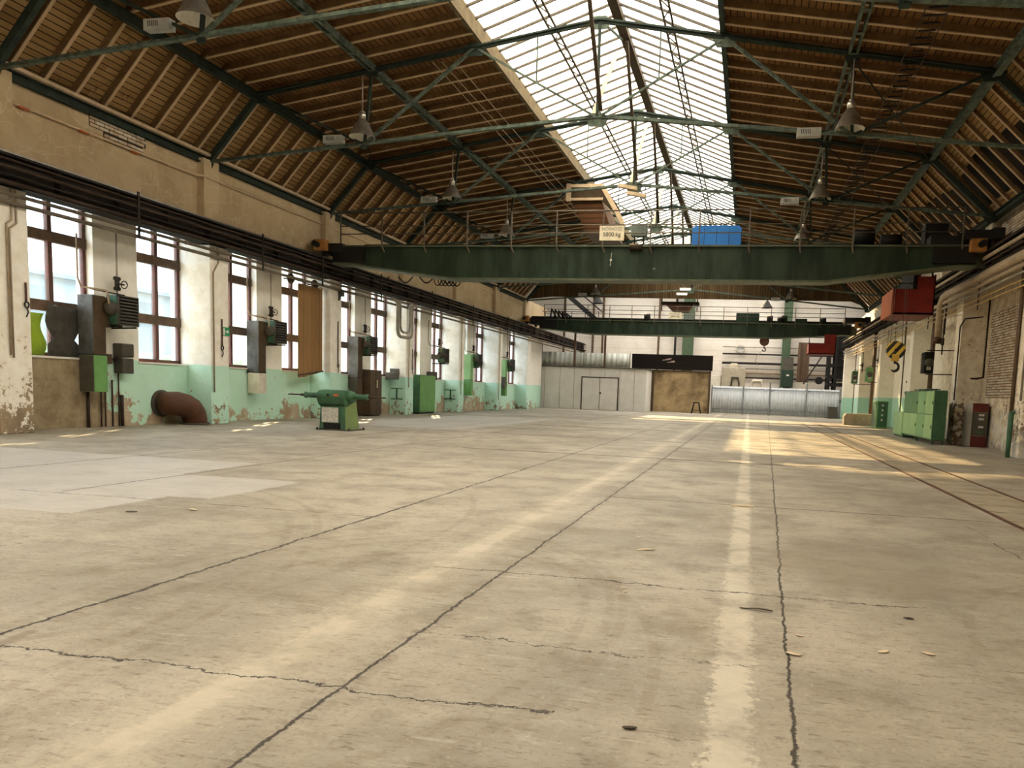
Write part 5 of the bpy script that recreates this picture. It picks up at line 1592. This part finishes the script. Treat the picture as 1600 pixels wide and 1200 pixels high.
right_heater(31.3, 'black louvred air heater above the green lockers', 'black')
right_heater(45.9, 'green air heater box hung right of the concrete block', 'gpaint')
right_heater(52.0, 'dull olive air heater on the last right wall bay', 'gdk')
vp = thing('valve_stack', 'dark valve pipe on the white wall below the yellow hook', 'valve', (7.6, 40.5, 1.0))
MB().tube([(7.6, 40.5, 3.3), (7.6, 40.5, 1.2)], .02, 8).build('pipe', M['pipe_dk'], vp)
for z in (2.4, 1.9, 1.4):
    MB().cyl((7.6, 40.4, z), (7.6, 40.6, z), .07, 8).build('valve', M['pipe_dk'], vp)
wall_tube('crossed dark pipes low on the white wall right of the green control cabinet', [(7.69, 41.5, 1.9), (7.69, 40.3, 1.0), (7.69, 39.4, 1.9)], .02, 'pipe_dk')

# rail track sunk in the floor, right
tr = thing('floor_track', 'narrow track of slabs between two rusty rails sunk in the right of the floor', 'track', (3.5, 6, 0))
for x in (2.98, 3.86):
    MB().box(x - .025, x + .025, 4.0, 44, -.02, .012).build('rail', M['rust'], tr)
y = 4.0
rnd = random.Random(5)
k = 0
while y < 34:
    ln = rnd.uniform(.55, .75)
    MB().box(3.02, 3.82, y + .02, y + ln, -.02, .008).build('slab', M['slab'], tr)
    y += ln + .015
MB().box(3.0, 3.84, 4.0, 34, -.02, .003).build('bed', M['pipe_dk'], tr)

# ------------------------------------------------------------------ far end: partition, board wall, fence
pt = thing('partition_room', 'low grey sheet metal room with double door in the far left corner', 'partition', (-12, 57, 0))
MB().box(-16.4, -7.5, 57, 61.5, 0, 3.14).build('wall_sheets', M['panel'], pt)
m_ = MB()
for x in (-15.3, -14.1, -13.0, -11.8, -10.65, -9.5, -8.4):
    m_.box(x - .012, x + .012, 56.985, 57.0, 0, 3.1)
m_.build('sheet_seams', M['pipe_gr'], pt)
for a, b in ((-12.35, -11.02), (-10.98, -9.65)):
    d = MB().box(a, b, 56.96, 56.99, .03, 2.38).build('door', M['panel'], pt, bevel=.01)
rf = MB()
rf.box(-12.43, -12.36, 56.95, 57, 0, 2.46).box(-9.64, -9.57, 56.95, 57, 0, 2.46).box(-12.43, -9.57, 56.95, 57, 2.39, 2.46).box(-11.015, -10.985, 56.95, 56.97, 0, 2.4)
rf.build('door_frame', M['pipe_dk'], pt)
MB().box(-11.02, -10.88, 56.93, 56.96, 1.2, 1.34).build('lock', M['panelblk'], pt)
MB().box(-8.25, -7.95, 56.97, 57.0, 1.72, 1.88).build('notice', M['white'], pt)
MB().box(-16.4, -7.4, 56.9, 61.5, 3.12, 3.2).build('roof_edge', M['panelblk'], pt)
co = thing('corrugated_screen', 'pale corrugated sheet screen standing on the grey partition room', 'screen', (-12.5, 57.4, 3.2))
xs = [-16.2 + i * .1 for i in range(75)]
m_ = MB()
m_.sheet([[(x, 57.45 + (.04 if (i // 2) % 2 else -.04), z) for z in (3.23, 4.26)] for i, x in enumerate(xs)], (0, .012, 0))
m_.build('sheet', M['corr'], co)
for x in (-15.9, -12.4, -8.85):
    MB().box(x - .03, x + .03, 57.36, 57.4, 3.205, 4.3).build('post', M['pipe_gr'], co)
bb = thing('board_screen', 'black board screen with pale scribbles above the beige wall', 'screen', (-6, 60, 3.2))
MB().box(-9.1, -2.85, 59.95, 60.05, 3.26, 4.42).build('boards', M['blackboards'], bb)
m_ = MB()
for (x, z, a, ln) in ((-6.4, 4.02, .12, .62), (-6.2, 4.1, .1, .4), (-6.05, 3.84, .06, .55), (-5.9, 3.92, .1, .3)):
    m_.bar((x - ln / 2, 59.94, z - a * ln / 2), (x + ln / 2, 59.94, z + a * ln / 2), .01, .05)
m_.build('chalk_marks', M['pink'], bb)
bw = thing('board_wall', 'stained beige board wall under the black screen', 'wall panel', (-5, 60.2, 0))
MB().box(-7.45, -3.0, 60.1, 60.25, 0, 3.2).build('panel', M['beige'], bw)
MB().box(-7.5, -7.3, 60.0, 60.1, 0, 3.2).box(-3.08, -2.94, 60.0, 60.1, 0, 3.25).box(-7.5, -2.94, 60.0, 60.1, 3.12, 3.24).build('frame', M['ductbr'], bw)
st = thing('trestle_stool', 'small black trestle stool in front of the beige wall', 'stool', (-3.85, 58.6, 0))
MB().box(-4.08, -3.62, 58.5, 58.8, .78, .86).build('top', M['black'], st)
for x, y in ((-4.2, 58.4), (-3.5, 58.4), (-4.2, 58.9), (-3.5, 58.9)):
    MB().bar((x, y, 0), (-3.85 + (x + 3.85) * .5, 58.65 + (y - 58.65) * .5, .8), .06, .06).build('leg', M['black'], st)
MB().bar((-4.15, 58.42, .25), (-3.55, 58.42, .25), .04, .04).build('crossbar', M['black'], st)

fn = thing('sheet_fence', 'pale grey corrugated sheet fence closing the far right of the hall', 'fence', (2, 62, 0))
xs = [-2.9 + i * .055 for i in range(int(9.75 / .055))]
m_ = MB()
m_.sheet([[(x, 62.0 + (.025 if (i // 2) % 2 else -.025), z) for z in (.05, 2.18)] for i, x in enumerate(xs)], (0, .008, 0))
m_.build('corrugated_sheet', M['fence'], fn)
for x in (-2.9, -.45, 1.58, 4.35, 6.85):
    MB().box(x - .05, x + .05, 61.9, 61.96, 0, 2.24 + (.35 if x in (1.58, 4.35) else 0)).build('post', M['fencepost'], fn)
for z in (.38, 2.02):
    MB().box(-2.95, 6.9, 61.91, 61.96, z - .03, z + .03).build('rail', M['fencepost'], fn)
o = MB().box(5.95, 6.6, 60.9, 61.5, 0, .85).box(5.9, 6.65, 60.85, 61.55, .85, .9).build('waste_bin', M['panelblk'], None, (6.3, 61.2, 0), bevel=.02)
tag(o, 'dark box standing at the right end of the sheet fence', 'box')

# ------------------------------------------------------------------ transept beyond the fence
def column(x, label, w, mat, y=69.0, z1=TZ):
    r = MB()
    r.box(x - w / 2, x + w / 2, y - .3, y - .24, 0, z1).box(x - w / 2, x + w / 2, y + .24, y + .3, 0, z1).box(x - .04, x + .04, y - .24, y + .24, 0, z1)
    tag(r.build('steel_column', M[mat], None, (x, y, 0)), label, 'column', 'columns at the end wall')


column(-5.55, 'wide green steel column at the middle of the bright end wall', .95, 'colgreen')
column(2.9, 'green steel column at the right of the end wall, seen above the far crane', .7, 'colgreen', 69.0)
for k, x in enumerate((-16.9, -14.2, -13.3, -8.2, -6.7)):
    o = MB().box(x - .09, x + .09, 69.2, 69.4, 0, TZ).build('mullion_post', M['colbrown' if k != 4 else 'black'], None, (x, 69.3, 0))
    tag(o, ['leftmost brown post on the end wall beyond the stair', 'brown post on the end wall right under the black bell shade, left of a pair', 'brown post on the end wall, right of the pair by the black shade',
            'brown post on the end wall in the middle of the far crane railing', 'black post on the end wall just left of the wide green column'][k], 'post', 'posts on the end wall')
tag(MB().box(-15.05, -14.65, 67.8, 68.2, 0, 4.95).build('steel_column', M['colbrown'], None, (-14.85, 68, 0)), 'brown column holding the far end of the left runway behind the grey room', 'column')
bc = thing('steel_column', 'big brown steel column on a concrete plinth behind the sheet fence', 'column', (4.2, 66, 0))
MB().box(3.75, 3.95, 65.7, 66.3, .9, 6.0).box(4.45, 4.65, 65.7, 66.3, .9, 6.0).box(3.95, 4.45, 65.9, 66.1, .9, 6.0).build('shaft', M['colbrown'], bc)
MB().box(2.6, 6.3, 65.0, 67, 0, 2.75).build('plinth', M['plaster'], bc)
mc = thing('machine', 'beige machine tool standing behind the left part of the sheet fence', 'machine', (-1.8, 65, 0))
MB().box(-2.3, -.4, 64.5, 66.5, 0, 3.75).build('body', M['machine'], mc, bevel=.04)
MB().box(-3.3, -2.35, 64.8, 66, 0, 3.1).build('side_cabinet', M['cream'], mc, bevel=.03)
MB().lathe([(.0, .4), (.25, .38), (.42, .2), (.42, 0)], (-1.35, 65.3, 3.75), 18).build('head', M['machine'], mc)
MB().tube([(-1.5, 64.4, 2.2), (-1.45, 64.4, 2.95), (-.95, 64.4, 2.95), (-.85, 64.4, 2.3)], .06, 8).build('hose', M['panelblk'], mc)
o = MB().box(.2, 1.0, 65, 66, 0, 2.9).tube([(-.1, 64.9, 2.1), (.2, 64.9, 2.7), (.9, 64.9, 2.75), (1.0, 64.9, 2.3)], .06, 8).build('machine', M['plaster'], None, (.5, 65.5, 0), bevel=.03)
tag(o, 'small pale machine with a curved pipe right of the beige machine tool', 'machine')
gm = thing('control_cabinet', 'dark green control cabinet beside the big brown column', 'cabinet', (2.9, 65, 0))
MB().box(2.45, 3.4, 64.3, 64.95, 2.3, 3.7).build('body', M['gfar'], gm, bevel=.03)
MB().box(2.5, 3.35, 64.4, 64.9, 3.7, 4.7).build('upper_box', M['panelblk'], gm)
MB().box(2.6, 3.2, 64.4, 64.9, 0, 2.3).build('stand', M['panelblk'], gm)
MB().box(2.85, 3.05, 64.29, 64.3, 3.2, 3.32).build('nameplate', M['white'], gm)
for k, (z, r_, mm) in enumerate(((4.35, .10, 'pipe_dk'), (5.15, .07, 'pipe_dk'), (3.9, .07, 'pipe_gr'), (3.55, .12, 'pipe'), (3.1, .07, 'pipe_dk'), (5.75, .04, 'pipe_gr'))):
    o = MB().tube([(-2.5, 69.6, z), (16, 69.6, z)], r_, 8).build('wall_pipe', M[mm], None, (0, 69.6, z))
    tag(o, ['thick dark pipe across the end wall', 'dark pipe second from the top across the end wall', 'pale pipe just below the thick dark pipe on the end wall', 'fat beige pipe low across the end wall', 'lowest dark pipe across the end wall', 'topmost thin pipe across the end wall'][k], 'pipe', 'pipes across the end wall')
tw = thing('machine_tower', 'tall black machine frame standing at the right end of the fence', 'machine', (6.8, 64.5, 0))
for x in (6.0, 6.5, 7.7):
    for y in (63.3, 64.6):
        MB().bar((x, y, 0), (x, y, 6.4), .22, .22).build('post', M['black'], tw)
for z in (1.2, 2.5, 3.1, 4.0, 5.2, 6.3):
    MB().box(5.9, 7.8, 63.2, 64.7, z, z + .25).build('crossbeam', M['black'], tw)
MB().box(6.6, 7.7, 63.3, 64.6, 3.2, 6.3).build('housing', M['black'], tw)
MB().bar((4.2, 64.4, 2.6), (5.6, 64.4, 5.0), .1, .1).build('ladder_rail', M['pipe_dk'], tw)
MB().cyl((5.35, 63.6, 2.9), (5.35, 63.9, 2.9), .3, 16).build('handwheel', M['black'], tw)
o = MB().cyl((-.95, 69.7, 5.6), (-.95, 69.8, 5.6), .35, 20).build('wall_vent', M['plate'], None, (-.95, 69.75, 5.6))
tag(o, 'round pale vent on the bright end wall between the green columns', 'vent')

# stair in the left of the transept
sr = thing('steel_stair', 'dark steel stair climbing to the left behind the far crane', 'stairs', (-12.5, 58, 5.2))
A, B = Vector((-10.9, 56, 6.3)), Vector((-14.6, 56, 9.2))
for y in (55.6, 56.6):
    MB().bar((A.x, y, A.z), (B.x, y, B.z), .08, .28).build('stringer', M['black'], sr)
    MB().tube([(A.x, y, A.z + .9), (B.x, y, B.z + .9)], .03, 6).build('handrail', M['pipe_dk'], sr)
for i in range(14):
    q = A.lerp(B, (i + .5) / 14)
    MB().box(q.x - .14, q.x + .14, 55.62, 56.58, q.z - .02, q.z + .02).build('tread', M['pipe_dk'], sr)
MB().box(-16.5, -10.5, 55.5, 57.2, 5.95, 6.15).build('landing', M['black'], sr)
for x in (-10.7, -13.0, -15.6):
    MB().bar((x, 56.9, 3.2), (x, 56.9, 6.0), .14, .14).build('post', M['colbrown'], sr)
for x in (-16, -15, -14, -13, -12, -11):
    MB().bar((x, 55.5, 6.1), (x, 55.5, 7.1), .04, .04).build('baluster', M['black'], sr)
MB().tube([(-16.4, 55.5, 7.1), (-10.6, 55.5, 7.1)], .025, 6).build('guard_rail', M['black'], sr)
for k, (x, y, z) in enumerate(((-11.6, 58, 8.0), (0.9, 58, 7.85))):
    o = MB().lathe([(.04, .55), (.09, .5), (.14, .45), (.22, .3), (.42, .02), (.44, 0), (.42, 0), (.2, .28), (.1, .42)], (x, y, z), 20).tube([(x, y, z + .5), (x, y, TZ)], .02, 6).build('pendant_lamp', M['black'], None, (x, y, z))
    tag(o, ['black bell shade hanging in the transept left of the brown gable middle', 'black bell shade hanging in the transept below the far right bell lamp'][k], 'hanging lamp', 'black shades in the transept')
tu = thing('inspection_cradle', 'dark cradle hanging under the gable above the far crane sign', 'cradle', (-5.2, 52, 7.0))
MB().box(-6.1, -3.6, 52, 53, 7.35, 7.5).build('floor_plate', M['black'], tu)
MB().prism([(-5.9, 7.4), (-5.3, 6.85), (-4.3, 6.85), (-3.9, 7.4)], 'y', 52.1, 52.9).build('trough', M['rust'], tu)
for x in (-6.05, -3.7):
    MB().bar((x, 52.05, 6.9), (x, 52.05, 7.9), .06, .06).build('hanger', M['black'], tu)

# ------------------------------------------------------------------ scraps on the floor
SCR = [(-.77, 6.31, .16, 'paper', 'long pale wood shaving beside the right lane line'), (1.0, 4.2, .07, 'paper', 'pale leaf scrap farthest right on the near floor'), (.77, 4.16, .07, 'paper', 'pale curled scrap left of the rightmost leaf'),
       (1.03, 4.88, .06, 'twig', 'dark scrap on the near floor right of the crack'), (.3, 3.97, .08, 'paper', 'thin pale sliver right of the long crack'), (-.38, 2.86, .06, 'twig', 'dark lump left of the right lane line near the lower edge'),
       (-5.68, 6.19, .10, 'twig', 'dark curled scrap on the left floor below the pale slab'), (-5.28, 6.52, .12, 'paper', 'pale leaf on the left floor below the pale slab'), (-.9, 6.86, .05, 'paper', 'tiny pale crumb above the long wood shaving'),
       (.12, 4.75, .20, 'twig', 'dark twig between the right lane line and the crack'), (-.75, 5.0, .04, 'paper', 'pale crumb left of the right lane line in mid floor'), (-.72, 4.9, .03, 'paper', 'smaller pale crumb beside the mid floor crumb'),
       (1.7, 2.3, .05, 'paper', 'pale sliver at the lower right edge'), (.35, 4.3, .05, 'paper', 'pale scrap just right of the crack in mid floor')]
for k, (x, y, s, mm, lab) in enumerate(SCR):
    rnd = random.Random(k)
    a = rnd.uniform(-.6, .6)
    wf = .06 if mm == 'twig' and s > .12 else .10 if s > .14 else .22
    n = 7
    g = [[(x + math.cos(a) * s * (i / n - .5) - math.sin(a) * w_ * s * wf * math.sin(math.pi * (i + .4) / (n + .8)), y + math.sin(a) * s * (i / n - .5) + math.cos(a) * w_ * s * wf * math.sin(math.pi * (i + .4) / (n + .8)),
           .003 + .05 * s * (math.sin(math.pi * i / n + k) ** 2 * .6 + .4 * w_ * w_)) for w_ in (-1, 0, 1)] for i in range(n + 1)]
    o = MB().sheet(g, (0, 0, .003)).build('floor_scrap', M[mm], None, (x, y, 0))
    tag(o, lab, 'scrap', 'scraps on the floor')
o = MB().box(-.13, .13, 9.33, 9.41, 0, .012).build('wood_slat', M['lath'], None, (0, 9.37, 0))
tag(o, 'flat pale slat lying across the right lane line', 'slat')
ob = thing('building', 'long pale blue grey building outside the left windows', 'building', (-42, 45, 0))
MB().box(-46, -42, -10, 130, -0.1, 7.0).build('facade', M['outwall'], ob)
MB().prism([(-47, 7.0), (-41.4, 7.0), (-41.4, 7.25), (-44, 8.6), (-47, 8.6)], 'y', -10.5, 130.5).build('roof', M['outroof'], ob)
for k in range(16):
    y = -6 + k * 8.4
    MB().box(-42.02, -41.95, y, y + 3.6, 3.0, 6.4).build('window', M['outroof'], ob)
MB().box(-42.05, -41.9, -10, 130, 1.6, 1.75).build('plinth_band', M['outroof'], ob)
# hedge outside the left windows
hd = MB()
rnd = random.Random(11)
for k in range(70):
    y = 3 + k * .62 + rnd.uniform(-.3, .3)
    x = -27 + rnd.uniform(-2, 1)
    h_ = rnd.uniform(1.2, 2.6)
    hd.lathe([(0, h_), (.5, h_ * .95), (.9, h_ * .7), (1.0, h_ * .4), (.7, .1), (0, 0)], (x, y, -.1), 9)
tag(hd.build('hedge', M['hedge'], None, (-27, 30, 0)), 'green hedge outside beyond the left windows', 'hedge', None, 'stuff')
